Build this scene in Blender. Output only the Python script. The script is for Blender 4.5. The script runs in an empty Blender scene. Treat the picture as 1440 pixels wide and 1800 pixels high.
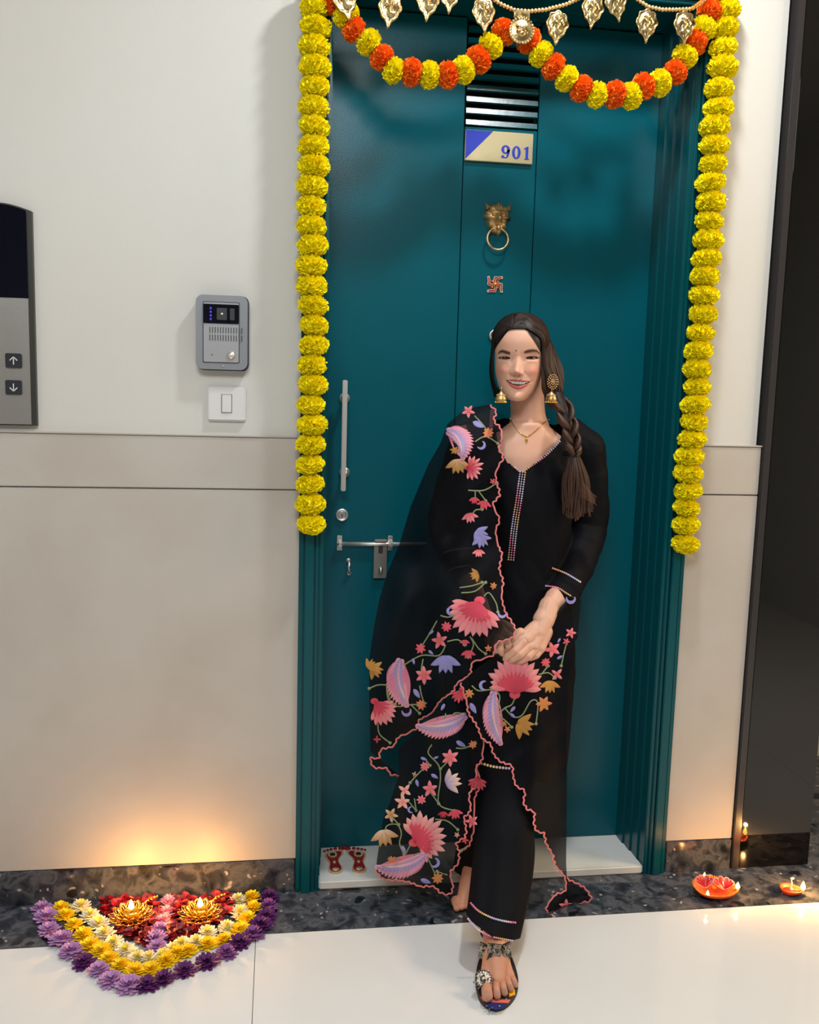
import bpy, bmesh, math, random
import numpy as np
from mathutils import Vector, Matrix, noise
from mathutils.geometry import delaunay_2d_cdt
random.seed(7); np.random.seed(7)
S = bpy.context.scene
COL = S.collection
PI = math.pi
# ------------------------------------------------------------------ camera
FOC = 1600.0
YAW, PITCH, ROLL = math.radians(8.3016), math.radians(7.4494), math.radians(1.5558)
CAM = Vector((0.0, -2.3, 1.325))
_cy, _sy, _cp, _sp, _cr, _sr = math.cos(YAW), math.sin(YAW), math.cos(PITCH), math.sin(PITCH), math.cos(ROLL), math.sin(ROLL)
FW = Vector((_sy*_cp, _cy*_cp, -_sp))
_r = Vector((_cy, -_sy, 0)); _u = _r.cross(FW)
RT = _r*_cr + _u*_sr
UP = -_r*_sr + _u*_cr
cam_data = bpy.data.cameras.new('camera'); cam = bpy.data.objects.new('camera', cam_data); COL.objects.link(cam)
cam.matrix_world = Matrix(((RT.x, UP.x, -FW.x, CAM.x), (RT.y, UP.y, -FW.y, CAM.y), (RT.z, UP.z, -FW.z, CAM.z), (0, 0, 0, 1)))
cam_data.sensor_fit = 'HORIZONTAL'; cam_data.sensor_width = 36.0; cam_data.lens = 36.0*FOC/1440.0
cam_data.clip_start = 0.05
S.camera = cam

def ray(x, y): return FW*FOC + RT*(x-720) - UP*(y-900)
def at(x, y, Y=0.0):            # a point of the real plane y = Y
    d = ray(x, y); return CAM + d*((Y-CAM.y)/d.y)
def atz(x, y, Z=0.0):           # a point of the horizontal plane z = Z
    d = ray(x, y); return CAM + d*((Z-CAM.z)/d.z)
# ------------------------------------------------------------------ world, lights, exposure
S.view_settings.view_transform = 'Standard'; S.view_settings.look = 'None'
S.view_settings.gamma = 1.0; S.view_settings.use_curve_mapping = False
S.view_settings.exposure = 0.2
w = bpy.data.worlds.new('world'); S.world = w; w.use_nodes = True
w.node_tree.nodes['Background'].inputs[0].default_value = (1.0, 0.98, 0.96, 1)
w.node_tree.nodes['Background'].inputs[1].default_value = 0.35
def area(name, loc, size, energy, color, rot=(0, 0, 0)):
    l = bpy.data.lights.new(name, 'AREA'); l.shape = 'DISK'; l.size = size; l.energy = energy; l.color = color
    o = bpy.data.objects.new(name, l); o.location = loc; o.rotation_euler = rot; COL.objects.link(o); return o
area('ceiling_lamp_over_door', (0.72, -0.58, 2.93), 0.16, 20.0, (0.95, 0.98, 1.0), (math.radians(-4), 0, 0))
area('ceiling_lamp_corridor', (-0.2, -2.5, 2.93), 1.1, 55.0, (0.95, 0.97, 0.985), (math.radians(28), 0, 0))
area('warm_fill_right', (2.85, -0.8, 2.3), 0.8, 30.0, (1.0, 0.74, 0.48), (math.radians(10), math.radians(30), 0))  # unseen warm light added for the glow on the right wall and floor
area('ceiling_lamp_left', (-1.6, -1.9, 2.93), 0.6, 3.5, (0.9, 0.96, 1.0), (math.radians(15), 0, 0))

# ------------------------------------------------------------------ helpers
def link(o, parent=None):
    COL.objects.link(o)
    if parent is not None: o.parent = parent
    return o
def tag(o, label=None, cat=None, group=None, kind=None):
    if label: o['label'] = label
    if cat: o['category'] = cat
    if group: o['group'] = group
    if kind: o['kind'] = kind
    return o
def empty(name, loc, label=None, cat=None, group=None, rot=(0, 0, 0)):
    o = bpy.data.objects.new(name, None); o.location = loc; o.rotation_euler = rot; o.empty_display_size = 0.05
    COL.objects.link(o); return tag(o, label, cat, group)
def mobj(name, me, mat, parent=None, world=True):
    """link mesh whose coordinates are world coordinates (shifted into the parent's frame)"""
    if mat is not None and not me.materials:
        for m_ in (mat if isinstance(mat, (list, tuple)) else [mat]): me.materials.append(m_)
    o = bpy.data.objects.new(name, me)
    if parent is not None and world:
        p = parent; off = Vector((0, 0, 0))
        while p is not None:
            off += p.location; p = p.parent
        me.transform(Matrix.Translation(-off))
    return link(o, parent)
def shade(me, s=True):
    me.polygons.foreach_set('use_smooth', [s]*len(me.polygons)); return me
class MB:
    def __init__(s): s.v = []; s.f = []; s.m = []; s.c = []
    def add(s, vs, fs, mi=0, col=None):
        b = len(s.v); s.v += [tuple(v) for v in vs]; s.f += [tuple(i+b for i in f) for f in fs]; s.m += [mi]*len(fs)
        s.c += [col or (1, 1, 1)]*len(vs)
    def box(s, a, b, mi=0, bev=0.0):
        x0, y0, z0 = a; x1, y1, z1 = b
        if bev <= 0:
            s.add([(x0,y0,z0),(x1,y0,z0),(x1,y1,z0),(x0,y1,z0),(x0,y0,z1),(x1,y0,z1),(x1,y1,z1),(x0,y1,z1)],
                  [(0,3,2,1),(4,5,6,7),(0,1,5,4),(1,2,6,5),(2,3,7,6),(3,0,4,7)], mi)
        else:
            bm = bmesh.new(); bmesh.ops.create_cube(bm, size=1)
            for v in bm.verts: v.co = Vector(((x0+x1)/2+v.co.x*(x1-x0), (y0+y1)/2+v.co.y*(y1-y0), (z0+z1)/2+v.co.z*(z1-z0)))
            bmesh.ops.bevel(bm, geom=bm.edges[:], offset=bev, segments=2, affect='EDGES')
            bm.verts.index_update()
            s.add([v.co[:] for v in bm.verts], [[v.index for v in f.verts] for f in bm.faces], mi); bm.free()
    def tube(s, pts, rad, n=8, mi=0, col=None, caps=True, flat=1.0, nrm=None):
        pts = [Vector(p) for p in pts]
        if not hasattr(rad, '__len__'): rad = [rad]*len(pts)
        vs = []; ref = nrm or Vector((0.13, -0.9, 0.31)); N = len(pts); cols = []
        for i, p in enumerate(pts):
            t = (pts[min(i+1, N-1)]-pts[max(i-1, 0)])
            if t.length < 1e-9: t = Vector((0, 0, 1))
            t.normalize(); a = t.cross(ref)
            if a.length < 1e-4: a = t.cross(Vector((1, 0, 0)))
            a.normalize(); b = t.cross(a)
            for k in range(n):
                th = 2*PI*k/n; vs.append(p + a*math.cos(th)*rad[i] + b*math.sin(th)*rad[i]*flat)
        fs = [(i*n+k, i*n+(k+1) % n, (i+1)*n+(k+1) % n, (i+1)*n+k) for i in range(N-1) for k in range(n)]
        if caps: fs += [tuple(range(n-1, -1, -1)), tuple((N-1)*n+k for k in range(n))]
        if col and isinstance(col[0], (tuple, list)):
            b0 = len(s.v); s.add(vs, fs, mi)
            for i in range(N):
                for k in range(n): s.c[b0+i*n+k] = tuple(col[i])
        else: s.add(vs, fs, mi, col)
    def ell(s, c, r, nu=12, nv=8, mi=0, col=None, rot=None):
        c = Vector(c)
        if not hasattr(r, '__len__'): r = (r, r, r)
        vs = [(0, 0, 1)]
        for j in range(1, nv):
            ph = PI*j/nv
            for i in range(nu): th = 2*PI*i/nu; vs.append((math.sin(ph)*math.cos(th), math.sin(ph)*math.sin(th), math.cos(ph)))
        vs.append((0, 0, -1)); out = []
        for v in vs:
            q = Vector((v[0]*r[0], v[1]*r[1], v[2]*r[2]))
            if rot is not None: q = rot @ q
            out.append(c+q)
        L = len(vs)-1; fs = []
        for i in range(nu):
            fs.append((0, 1+i, 1+(i+1) % nu)); fs.append((L, L-nu+(i+1) % nu, L-nu+i))
        for j in range(nv-2):
            for i in range(nu):
                a = 1+j*nu+i; b = 1+j*nu+(i+1) % nu; fs.append((a, a+nu, b+nu, b))
        s.add(out, fs, mi, col)
    def cone_chain(s, pts, rad, n=16):       # round-ended tapered limb
        pts = [Vector(p) for p in pts]; P = []; R_ = []
        for i in range(len(pts)-1):
            m = 6
            for k in range(m):
                t = k/m; P.append(pts[i].lerp(pts[i+1], t)); tt = t*t*(3-2*t); R_.append(rad[i]*(1-tt)+rad[i+1]*tt)
        P.append(pts[-1]); R_.append(rad[-1])
        s.tube(P, R_, n); s.ell(pts[0], rad[0]*0.99, 16, 10); s.ell(pts[-1], rad[-1]*0.99, 16, 10)
    def lathe(s, prof, n=24, c=(0, 0, 0), mi=0, axis='z', col=None):
        vs = []
        for r, z in prof:
            for k in range(n):
                th = 2*PI*k/n
                if axis == 'z': vs.append((c[0]+r*math.cos(th), c[1]+r*math.sin(th), c[2]+z))
                else: vs.append((c[0]+r*math.cos(th), c[1]-z, c[2]+r*math.sin(th)))
        fs = [(i*n+k, i*n+(k+1) % n, (i+1)*n+(k+1) % n, (i+1)*n+k) for i in range(len(prof)-1) for k in range(n)]
        fs.append(tuple(range(n-1, -1, -1))); fs.append(tuple((len(prof)-1)*n+k for k in range(n)))
        s.add(vs, fs, mi, col)
    def mesh(s, name='mesh', smooth=False, col=False):
        me = bpy.data.meshes.new(name); me.from_pydata(s.v, [], s.f)
        if any(s.m): me.polygons.foreach_set('material_index', s.m)
        if col:
            a = me.color_attributes.new('Col', 'FLOAT_COLOR', 'POINT')
            a.data.foreach_set('color', np.array([list(c)+[1] for c in s.c], dtype=np.float32).ravel())
        if smooth: shade(me)
        me.update(); return me
    def build(s, name, mat, parent=None, smooth=False, col=False): return mobj(name, s.mesh(name, smooth, col), mat, parent)
def wall_prism(mb, poly, y0, y1, mi=0, col=None, holes=None):   # poly: (x,z) list, faces -y at y0
    P = [Vector(p) for p in poly]; n = len(P); E = [(i, (i+1) % n) for i in range(n)]
    if holes:
        for h in holes:
            b = len(P); P += [Vector(q) for q in h]; E += [(b+i, b+(i+1) % len(h)) for i in range(len(h))]
    r = delaunay_2d_cdt(P, E, [], 1 if not holes else 0, 1e-7)
    vs = [(v.x, y0, v.y) for v in r[0]]; fs = [tuple(f) for f in r[2]]
    if holes:
        def inside(pt, pl):
            c = False; j = len(pl)-1
            for i in range(len(pl)):
                if (pl[i][1] > pt[1]) != (pl[j][1] > pt[1]) and pt[0] < (pl[j][0]-pl[i][0])*(pt[1]-pl[i][1])/(pl[j][1]-pl[i][1])+pl[i][0]: c = not c
                j = i
            return c
        fs = [f for f in fs if inside((sum(vs[i][0] for i in f)/len(f), sum(vs[i][2] for i in f)/len(f)), poly)
              and not any(inside((sum(vs[i][0] for i in f)/len(f), sum(vs[i][2] for i in f)/len(f)), h) for h in holes)]
    ff = []
    for f in fs:     # face -y
        a, b, c = (Vector(vs[i]) for i in f[:3]); nn = (b-a).cross(c-a)
        ff.append(f if nn.y < 0 else tuple(reversed(f)))
    mb.add(vs, ff, mi, col)
    for loop in [poly]+(holes or []):
        m = len(loop); q = [(p[0], y0, p[1]) for p in loop]+[(p[0], y1, p[1]) for p in loop]
        mb.add(q, [(i, (i+1) % m, m+(i+1) % m, m+i) for i in range(m)], mi, col)
def lin(r, g, b):
    return tuple(((c/255)/12.92 if c/255 <= .04045 else (((c/255)+.055)/1.055)**2.4) for c in (r, g, b))
def mat(name, c=(200, 200, 200), rough=.5, metal=0., spec=.5, emit=None, es=1., bump=None, var=None, vcol=False, alpha=None, sss=0., sheen=0., coat=0., stretch=None):
    m = bpy.data.materials.new(name); m.use_nodes = True; nt = m.node_tree; b = nt.nodes['Principled BSDF']
    b.inputs['Base Color'].default_value = (*lin(*c), 1); b.inputs['Roughness'].default_value = rough; b.inputs['Metallic'].default_value = metal
    b.inputs['Specular IOR Level'].default_value = spec; b.inputs['Sheen Weight'].default_value = sheen; b.inputs['Coat Weight'].default_value = coat
    if coat: b.inputs['Coat Roughness'].default_value = .06
    if emit: b.inputs['Emission Color'].default_value = (*lin(*emit), 1); b.inputs['Emission Strength'].default_value = es
    if sss: b.inputs['Subsurface Weight'].default_value = sss; b.inputs['Subsurface Radius'].default_value = (.012, .005, .003); b.inputs['Subsurface Scale'].default_value = .6
    src = None
    if vcol:
        a = nt.nodes.new('ShaderNodeAttribute'); a.attribute_name = 'Col'; nt.links.new(a.outputs['Color'], b.inputs['Base Color']); src = a.outputs['Color']
    tc = nt.nodes.new('ShaderNodeTexCoord'); vec = tc.outputs['Object']
    if stretch:
        mp = nt.nodes.new('ShaderNodeMapping'); mp.inputs['Scale'].default_value = stretch; nt.links.new(vec, mp.inputs['Vector']); vec = mp.outputs[0]
    if var:                       # (scale, second colour, low, high)
        n = nt.nodes.new('ShaderNodeTexNoise'); n.inputs['Scale'].default_value = var[0]; n.inputs['Detail'].default_value = 5; nt.links.new(vec, n.inputs['Vector'])
        r = nt.nodes.new('ShaderNodeValToRGB'); r.color_ramp.elements[0].position = var[2]; r.color_ramp.elements[1].position = var[3]
        nt.links.new(n.outputs[0], r.inputs[0])
        if vcol:
            mx = nt.nodes.new('ShaderNodeMix'); mx.data_type = 'RGBA'; mx.blend_type = 'MULTIPLY'; mx.inputs['Factor'].default_value = 1
            r.color_ramp.elements[0].color = (*lin(*var[1]), 1); r.color_ramp.elements[1].color = (1, 1, 1, 1)
            nt.links.new(src, mx.inputs['A']); nt.links.new(r.outputs[0], mx.inputs['B']); nt.links.new(mx.outputs['Result'], b.inputs['Base Color'])
        else:
            r.color_ramp.elements[0].color = (*lin(*c), 1); r.color_ramp.elements[1].color = (*lin(*var[1]), 1)
            nt.links.new(r.outputs[0], b.inputs['Base Color'])
    if bump:
        n = nt.nodes.new('ShaderNodeTexNoise'); n.inputs['Scale'].default_value = bump[0]; n.inputs['Detail'].default_value = 4; nt.links.new(vec, n.inputs['Vector'])
        bp = nt.nodes.new('ShaderNodeBump'); bp.inputs['Strength'].default_value = bump[1]; bp.inputs['Distance'].default_value = .002
        nt.links.new(n.outputs[0], bp.inputs['Height']); nt.links.new(bp.outputs[0], b.inputs['Normal'])
    if alpha is not None: b.inputs['Alpha'].default_value = alpha
    return m
M = {}
M['paint'] = mat('cream_paint', (212, 211, 205), .55, bump=(60, .12), var=(1.5, (208, 206, 199), .4, .7))
M['far_wall'] = mat('grey_taupe_wall', (120, 118, 116), .6)
M['tile'] = mat('beige_wall_tile', (193, 187, 179), .45, spec=.25, var=(3.2, (183, 175, 165), .42, .72), bump=(8, .03))
M['chamfer'] = mat('edge_light_tone', (196, 198, 192), .6)  # wall paint toned greyer, standing in for the arris catching light differently
M['grout'] = mat('tile_grout', (140, 125, 108), .8)
M['white_tile'] = mat('white_floor_tile', (226, 228, 228), .07, spec=.5, var=(2, (222, 222, 220), .4, .7))
M['white_marble'] = mat('white_marble', (225, 226, 222), .18, var=(5, (208, 206, 198), .5, .75))
M['teal'] = mat('teal_door_paint', (0, 84, 97), .27, spec=.3, bump=(260, .10))
M['teal_frame'] = mat('teal_frame_paint', (0, 76, 84), .25, spec=.35, bump=(200, .12))
M['dark_gap'] = mat('dark_gap', (6, 14, 16), .8)
M['black_granite'] = mat('black_polished_granite', (9, 8, 8), .035, spec=.6)
M['black_trim'] = mat('black_stone_edge', (52, 49, 50), .2)
M['steel'] = mat('brushed_steel', (196, 194, 190), .36, metal=1., bump=(40, .12), stretch=(1, 1, 40))
M['chrome'] = mat('satin_chrome', (232, 228, 222), .36, metal=.85)
M['darksteel'] = mat('dark_metal_side', (70, 70, 66), .45, metal=.6)
M['display'] = mat('black_display_glass', (8, 10, 24), .06)
M['button'] = mat('charcoal_button', (40, 42, 48), .4)
M['white_mark'] = mat('pale_arrow_print', (215, 218, 220), .5)
M['greyplastic'] = mat('grey_metallic_plastic', (138, 142, 148), .42, metal=.25)
M['greyplastic2'] = mat('light_grey_plastic', (160, 162, 166), .42, metal=.2)
M['dkplastic'] = mat('dark_grey_plastic', (48, 48, 52), .5)
M['switch'] = mat('white_switch_plastic', (222, 221, 220), .3)
M['led'] = mat('blue_led', (60, 50, 170), .3, emit=(70, 60, 200), es=.6)
M['gold'] = mat('aged_brass', (214, 178, 124), .4, metal=.9, var=(45, (128, 96, 60), .48, .68), bump=(120, .3))
M['goldleaf'] = mat('pale_gold_metal', (222, 196, 140), .26, metal=1., var=(70, (130, 98, 54), .5, .68), bump=(150, .35))
M['shinygold'] = mat('shiny_gold', (245, 200, 90), .2, metal=1.)
M['brass_plate'] = mat('brushed_brass', (218, 204, 160), .35, metal=.75, bump=(30, .12), stretch=(2, 2, 60))
M['blue'] = mat('royal_blue', (34, 56, 178), .4)
M['red'] = mat('red_enamel', (150, 18, 30), .3)
M['goldglitter'] = mat('gold_glitter_edge', (225, 190, 150), .5, metal=.3)
M['gem'] = mat('clear_gem', (240, 235, 190), .08, metal=.6)
M['greengem'] = mat('dark_green_gem', (18, 40, 26), .08)
M['yellow'] = mat('yellow_marigold', (255, 243, 30), .8, spec=.1, var=(60, (255, 232, 6), .4, .65))
M['orange'] = mat('orange_marigold', (255, 138, 40), .8, spec=.1, var=(60, (255, 110, 24), .4, .65))
M['bead'] = mat('cream_gold_bead', (225, 190, 130), .25, metal=.7)
M['flame'] = mat('candle_flame', (255, 220, 120), .5, emit=(255, 205, 95), es=14)
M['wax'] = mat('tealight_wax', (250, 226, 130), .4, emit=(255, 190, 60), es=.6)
M['chY'] = mat('yellow_petal', (250, 214, 10), .6, sss=.0)
M['chW'] = mat('cream_petal', (246, 238, 205), .6)
M['chL'] = mat('lilac_petal', (186, 140, 196), .6)
M['chP'] = mat('deep_purple_petal', (92, 30, 104), .6)
M['chM'] = mat('mid_purple_petal', (136, 78, 150), .6)
M['chK'] = mat('pink_petal', (226, 150, 176), .6)
M['chYc'] = mat('pale_yellow_core', (238, 222, 90), .6)
M['rose'] = mat('red_rose_petal', (150, 8, 28), .45, var=(25, (92, 2, 14), .4, .6))
M['clay'] = mat('orange_clay', (205, 66, 20), .5)
M['clayin'] = mat('red_clay_inside', (200, 44, 22), .4)
M['redpaint'] = mat('red_lotus_paint', (158, 8, 20), .35)
M['whitepaint'] = mat('pink_white_outline', (240, 170, 160), .5)
M['yellowpaint'] = mat('ochre_paint', (232, 150, 20), .4)
def granite():
    m = bpy.data.materials.new('dark_grey_marble'); m.use_nodes = True; nt = m.node_tree; b = nt.nodes['Principled BSDF']; b.inputs['Roughness'].default_value = .16
    tc = nt.nodes.new('ShaderNodeTexCoord')
    def noi(sc, det=8, dist=0.):
        n = nt.nodes.new('ShaderNodeTexNoise'); n.inputs['Scale'].default_value = sc; n.inputs['Detail'].default_value = det; n.inputs['Distortion'].default_value = dist; nt.links.new(tc.outputs['Object'], n.inputs['Vector']); return n
    def ramp(src, els):
        r = nt.nodes.new('ShaderNodeValToRGB'); cr = r.color_ramp
        while len(cr.elements) < len(els): cr.elements.new(.5)
        for e, (p, c) in zip(cr.elements, els): e.position = p; e.color = (*c, 1)
        nt.links.new(src, r.inputs[0]); return r
    a = ramp(noi(24, 10, .5).outputs[0], [(.3, lin(30, 33, 40)), (.45, lin(58, 62, 70)), (.56, lin(90, 92, 98)), (.7, lin(48, 52, 60))])
    v = nt.nodes.new('ShaderNodeTexVoronoi'); v.feature = 'F1'; v.inputs['Scale'].default_value = 38
    nz = noi(9, 3); ad = nt.nodes.new('ShaderNodeVectorMath'); ad.operation = 'MULTIPLY_ADD'; ad.inputs[1].default_value = (.14, .14, .14)
    nt.links.new(nz.outputs['Color'], ad.inputs[0]); nt.links.new(tc.outputs['Object'], ad.inputs[2]); nt.links.new(ad.outputs[0], v.inputs['Vector'])
    f = ramp(v.outputs['Distance'], [(.16, (1, 1, 1)), (.24, (0, 0, 0))])
    f2 = ramp(noi(20, 2).outputs[0], [(.50, (0, 0, 0)), (.55, (1, 1, 1))])
    mu = nt.nodes.new('ShaderNodeMath'); mu.operation = 'MULTIPLY'; nt.links.new(f.outputs[0], mu.inputs[0]); nt.links.new(f2.outputs[0], mu.inputs[1])
    mx = nt.nodes.new('ShaderNodeMix'); mx.data_type = 'RGBA'; nt.links.new(mu.outputs[0], mx.inputs['Factor']); nt.links.new(a.outputs[0], mx.inputs['A']); mx.inputs['B'].default_value = (*lin(168, 160, 156), 1)
    v2 = nt.nodes.new('ShaderNodeTexVoronoi'); v2.inputs['Scale'].default_value = 14; nt.links.new(ad.outputs[0], v2.inputs['Vector'])
    g = ramp(v2.outputs['Distance'], [(.2, (1, 1, 1)), (.28, (0, 0, 0))]); g2 = ramp(noi(7, 1).outputs[0], [(.5, (0, 0, 0)), (.54, (1, 1, 1))])
    m2 = nt.nodes.new('ShaderNodeMath'); m2.operation = 'MULTIPLY'; nt.links.new(g.outputs[0], m2.inputs[0]); nt.links.new(g2.outputs[0], m2.inputs[1])
    mz = nt.nodes.new('ShaderNodeMix'); mz.data_type = 'RGBA'; nt.links.new(m2.outputs[0], mz.inputs['Factor']); nt.links.new(mx.outputs['Result'], mz.inputs['A']); mz.inputs['B'].default_value = (*lin(22, 25, 34), 1)
    nt.links.new(mz.outputs['Result'], b.inputs['Base Color']); return m
M['granite'] = granite()

# ------------------------------------------------------------------ the setting
ZT = 3.0; XL, XR = -2.4, 3.2; YB = -4.2
DL = at(526, 943, -.02).x; DR = at(1168, 1535, -.02).x       # outer edges of the door frame
ZD1 = at(260, 764, 0).z; ZD2 = at(260, 858, 0).z; ZSK = at(254, 1520, 0).z   # dado top, dado joint, skirting top
XE = at(1306, 1200, 0).x                                     # end of the pale wall on the right
ZF = 2.36                                                    # top of the door frame
def struct(name, mb, m, parent=None, smooth=False):
    o = mb.build(name, m, parent, smooth); o['kind'] = 'structure' if parent is None else 'structure'
    if parent is not None: del o['kind']
    return o
# floor: slab with tiles
mb = MB(); mb.box((XL, YB, -.1), (XR, .9, -.011)); floor = struct('floor', mb, M['grout'])
xj = atz(446, 1730).x; TW = 1.9
i = 0
for ix in range(-3, 4):
    for iy in range(0, 4):
        x0 = max(XL, xj+ix*TW); x1 = min(XR, xj+(ix+1)*TW); y1 = -.196-iy*TW; y0 = max(YB, y1-TW)
        if x1-x0 < .05 or y1-y0 < .05: continue
        mb = MB(); mb.box((x0+.0007, y0+.0007, -.011), (x1-.0007, y1-.0007, 0), 0, .0006); struct('floor_tile', mb, M['white_tile'], floor)
mb = MB(); mb.box((XL, -.196, -.011), (XR, .9, .0015)); struct('stone_border', mb, M['granite'], floor)
# wall with the door opening, paint above the dado and large tiles below
wl = MB(); wl.box((XL, .03, 0), (DL+.02, .3, ZT)); wl.box((DR-.02, .03, 0), (XE-.004, .3, ZT)); wl.box((DL, .03, ZF-.02), (DR, .3, ZT)); wl.box((DL, .235, 0), (DR, .3, ZF))
wall_back = struct('wall_back', wl, M['grout'])
mb = MB(); mb.box((XL, .004, ZD1), (DL+.012, .03, ZT)); mb.box((DR-.012, .004, ZD1), (XE-.012, .03, ZT)); mb.box((DL, .004, ZF-.01), (DR, .03, ZT)); struct('plaster', mb, M['paint'], wall_back)
mb = MB(); mb.add([(XE-.026, .0036, ZD1), (XE, .03, ZD1), (XE, .03, ZT), (XE-.026, .0036, ZT)], [(0, 1, 2, 3)]); mb.box((XE-.024, .03, ZD1), (XE, .3, ZT)); struct('corner_edge', mb, M['chamfer'], wall_back)
g = .0012
for (x0, x1) in ((XL, -1.28), (-1.28, DL+.012), (DR-.012, XE)):
    mb = MB(); mb.box((x0+g, -.006, ZD2+g), (x1-g, .03, ZD1-.001), 0, .002); struct('wall_tile', mb, M['tile'], wall_back)
    mb = MB(); mb.box((x0+g, -.006, ZSK+g), (x1-g, .03, ZD2-g), 0, .002); struct('wall_tile', mb, M['tile'], wall_back)
for nm, x0, x1 in (('baseboard_left', XL, DL-.002), ('baseboard_right', DR+.006, XE-.004)):
    mb = MB(); mb.box((x0, -.012, .0015), (x1, .03, ZSK), 0, .0015); struct(nm, mb, M['granite'])
mb = MB(); mb.box((XL, -.009, ZD1-.001), (DL, .02, ZD1+.003), 0, .001); mb.box((DR, -.009, ZD1-.001), (XE, .02, ZD1+.003), 0, .001); struct('trim_1', mb, M['tile'])
# black polished stone cladding at the right
XB0 = XE+.001; XB1 = at(1424, 1524, -.02).x
mb = MB(); mb.box((XB0, -.014, .0015), (XB0+.022, .3, ZT), 0, .002); t2 = struct('trim_2', mb, M['black_trim'])
mb = MB(); mb.box((XB0+.023, -.01, .0015), (XB1, .3, ZT), 0, .002); struct('wall_right_cladding', mb, M['black_granite'])
# space beyond: pale far wall and a metal grille
mb = MB(); mb.box((XB1, .75, 0), (XR, .9, ZT)); struct('wall_far', mb, M['paint'])
mb = MB(); mb.box((XL, YB-.1, 0), (XR, YB, ZT)); struct('wall_front', mb, M['far_wall'])
mb = MB(); mb.box((XL-.1, YB, 0), (XL, .3, ZT)); struct('wall_left', mb, M['paint'])
mb = MB(); mb.box((XR, YB, 0), (XR+.1, .9, ZT)); struct('wall_right', mb, M['paint'])
mb = MB(); mb.box((XL, YB, ZT), (XR, .9, ZT+.1)); struct('ceiling', mb, M['paint'])
gx = XB1+.03
gr = empty('metal_grille', (gx, .3, 0), 'dark iron grille standing beyond the right end of the black stone cladding', 'grille')
for k in range(8): mb = MB(); mb.box((gx+.02+k*.1, .3, .05), (gx+.034+k*.1, .32, 2.3)); mb.build('grille_bar', M['dkplastic'], gr)
for k in range(9): mb = MB(); mb.box((gx+.02, .298, .05+k*.27), (gx+.76, .322, .07+k*.27)); mb.build('grille_rail', M['dkplastic'], gr)

# ------------------------------------------------------------------ door
YD = .165
door = empty('door_1', ((DL+DR)/2, 0, 0)); door['kind'] = 'structure'
FWD = .062
def frame_side(x0, x1, sgn):        # stepped moulding, sgn=+1 left jamb
    mb = MB(); w_ = x1-x0
    mb.box((x0, -.012, .0), (x1, .235, ZF), 0, .002)
    steps = [(.00, .20, -.018), (.24, .62, -.026), (.66, .80, -.020), (.84, 1.0, -.016)]
    for a, b, y in steps:
        if sgn < 0: a, b = 1-b, 1-a
        mb.box((x0+a*w_, y, .0), (x0+b*w_, -.008, ZF), 0, .002)
    for k in range(3):             # steps along the inner reveal
        y = .025+k*.045; d = .004+k*.004
        if sgn > 0: mb.box((x1-.002, y, .0), (x1+d, .235, ZF), 0, .0015)
        else: mb.box((x0-d, y, .0), (x0+.002, .235, ZF), 0, .0015)
    return mb
frame_side(DL, DL+FWD, 1).build('door_jamb', M['teal_frame'], door)
frame_side(DR-FWD, DR, -1).build('door_jamb', M['teal_frame'], door)
mb = MB(); mb.box((DL+FWD, -.012, ZF-FWD), (DR-FWD, .235, ZF), 0, .002)
for a, b, y in ((.0, .18, -.016), (.22, .6, -.026), (.66, 1, -.018)): mb.box((DL+FWD, y, ZF-FWD+a*FWD), (DR-FWD, -.008, ZF-FWD+b*FWD), 0, .002)
mb.build('door_lintel', M['teal_frame'], door)
X0, X1 = DL+FWD+.012, DR-FWD-.012; Z0, Z1 = .028, ZF-FWD-.004
xa, xb = at(809, 450, YD).x, at(936, 450, YD).x
zl1, zl0 = at(880, 20, YD).z, at(880, 226, YD).z
mb = MB(); mb.box((X0, YD, Z0), (xa-.0012, YD+.04, Z1), 0, .0012); mb.build('left_panel', M['teal'], door)
mb = MB(); mb.box((xb+.0012, YD, Z0), (X1, YD+.04, Z1), 0, .0012); mb.build('right_panel', M['teal'], door)
mb = MB(); mb.box((xa+.0012, YD, Z0), (xb-.0012, YD+.04, zl0), 0, .0012); mb.box((xa+.0012, YD, zl1), (xb-.0012, YD+.04, Z1), 0, .0012)
mb.build('centre_panel', M['teal'], door)
mb = MB(); mb.box((X0, YD+.03, Z0), (X1, YD+.045, Z1)); mb.build('door_core', M['dark_gap'], door)
ns = 10; lh = (zl1-zl0)/ns
for k in range(ns):
    z = zl0+k*lh; mb = MB()
    mb.add([(xa+.003, YD-.004, z+lh*.14), (xb-.003, YD-.004, z+lh*.14), (xb-.003, YD-.0005, z+lh*.60), (xa+.003, YD-.0005, z+lh*.60),
            (xa+.003, YD+.008, z+lh*.10), (xb-.003, YD+.008, z+lh*.10), (xb-.003, YD+.022, z+lh*.72), (xa+.003, YD+.022, z+lh*.72)],
           [(0, 1, 2, 3), (7, 6, 5, 4), (0, 4, 5, 1), (1, 5, 6, 2), (2, 6, 7, 3), (3, 7, 4, 0)])
    mb.build('louver_slat', M['teal_frame'], door)
mb = MB(); mb.box((DL+FWD+.0, -.014, .0015), (DR-FWD, .23, .026), 0, .004); th = mb.build('threshold', M['white_marble'], door)

# ------------------------------------------------------------------ door furniture
def disc(mb, c, r, y0, y1, n=24, mi=0, sx=1.0):
    wall_prism(mb, [(c[0]+sx*r*math.cos(2*PI*k/n), c[1]+r*math.sin(2*PI*k/n)) for k in range(n)], y0, y1, mi)
def pt(x, y, Y=YD): p = at(x, y, Y); return p.x, p.z
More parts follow.
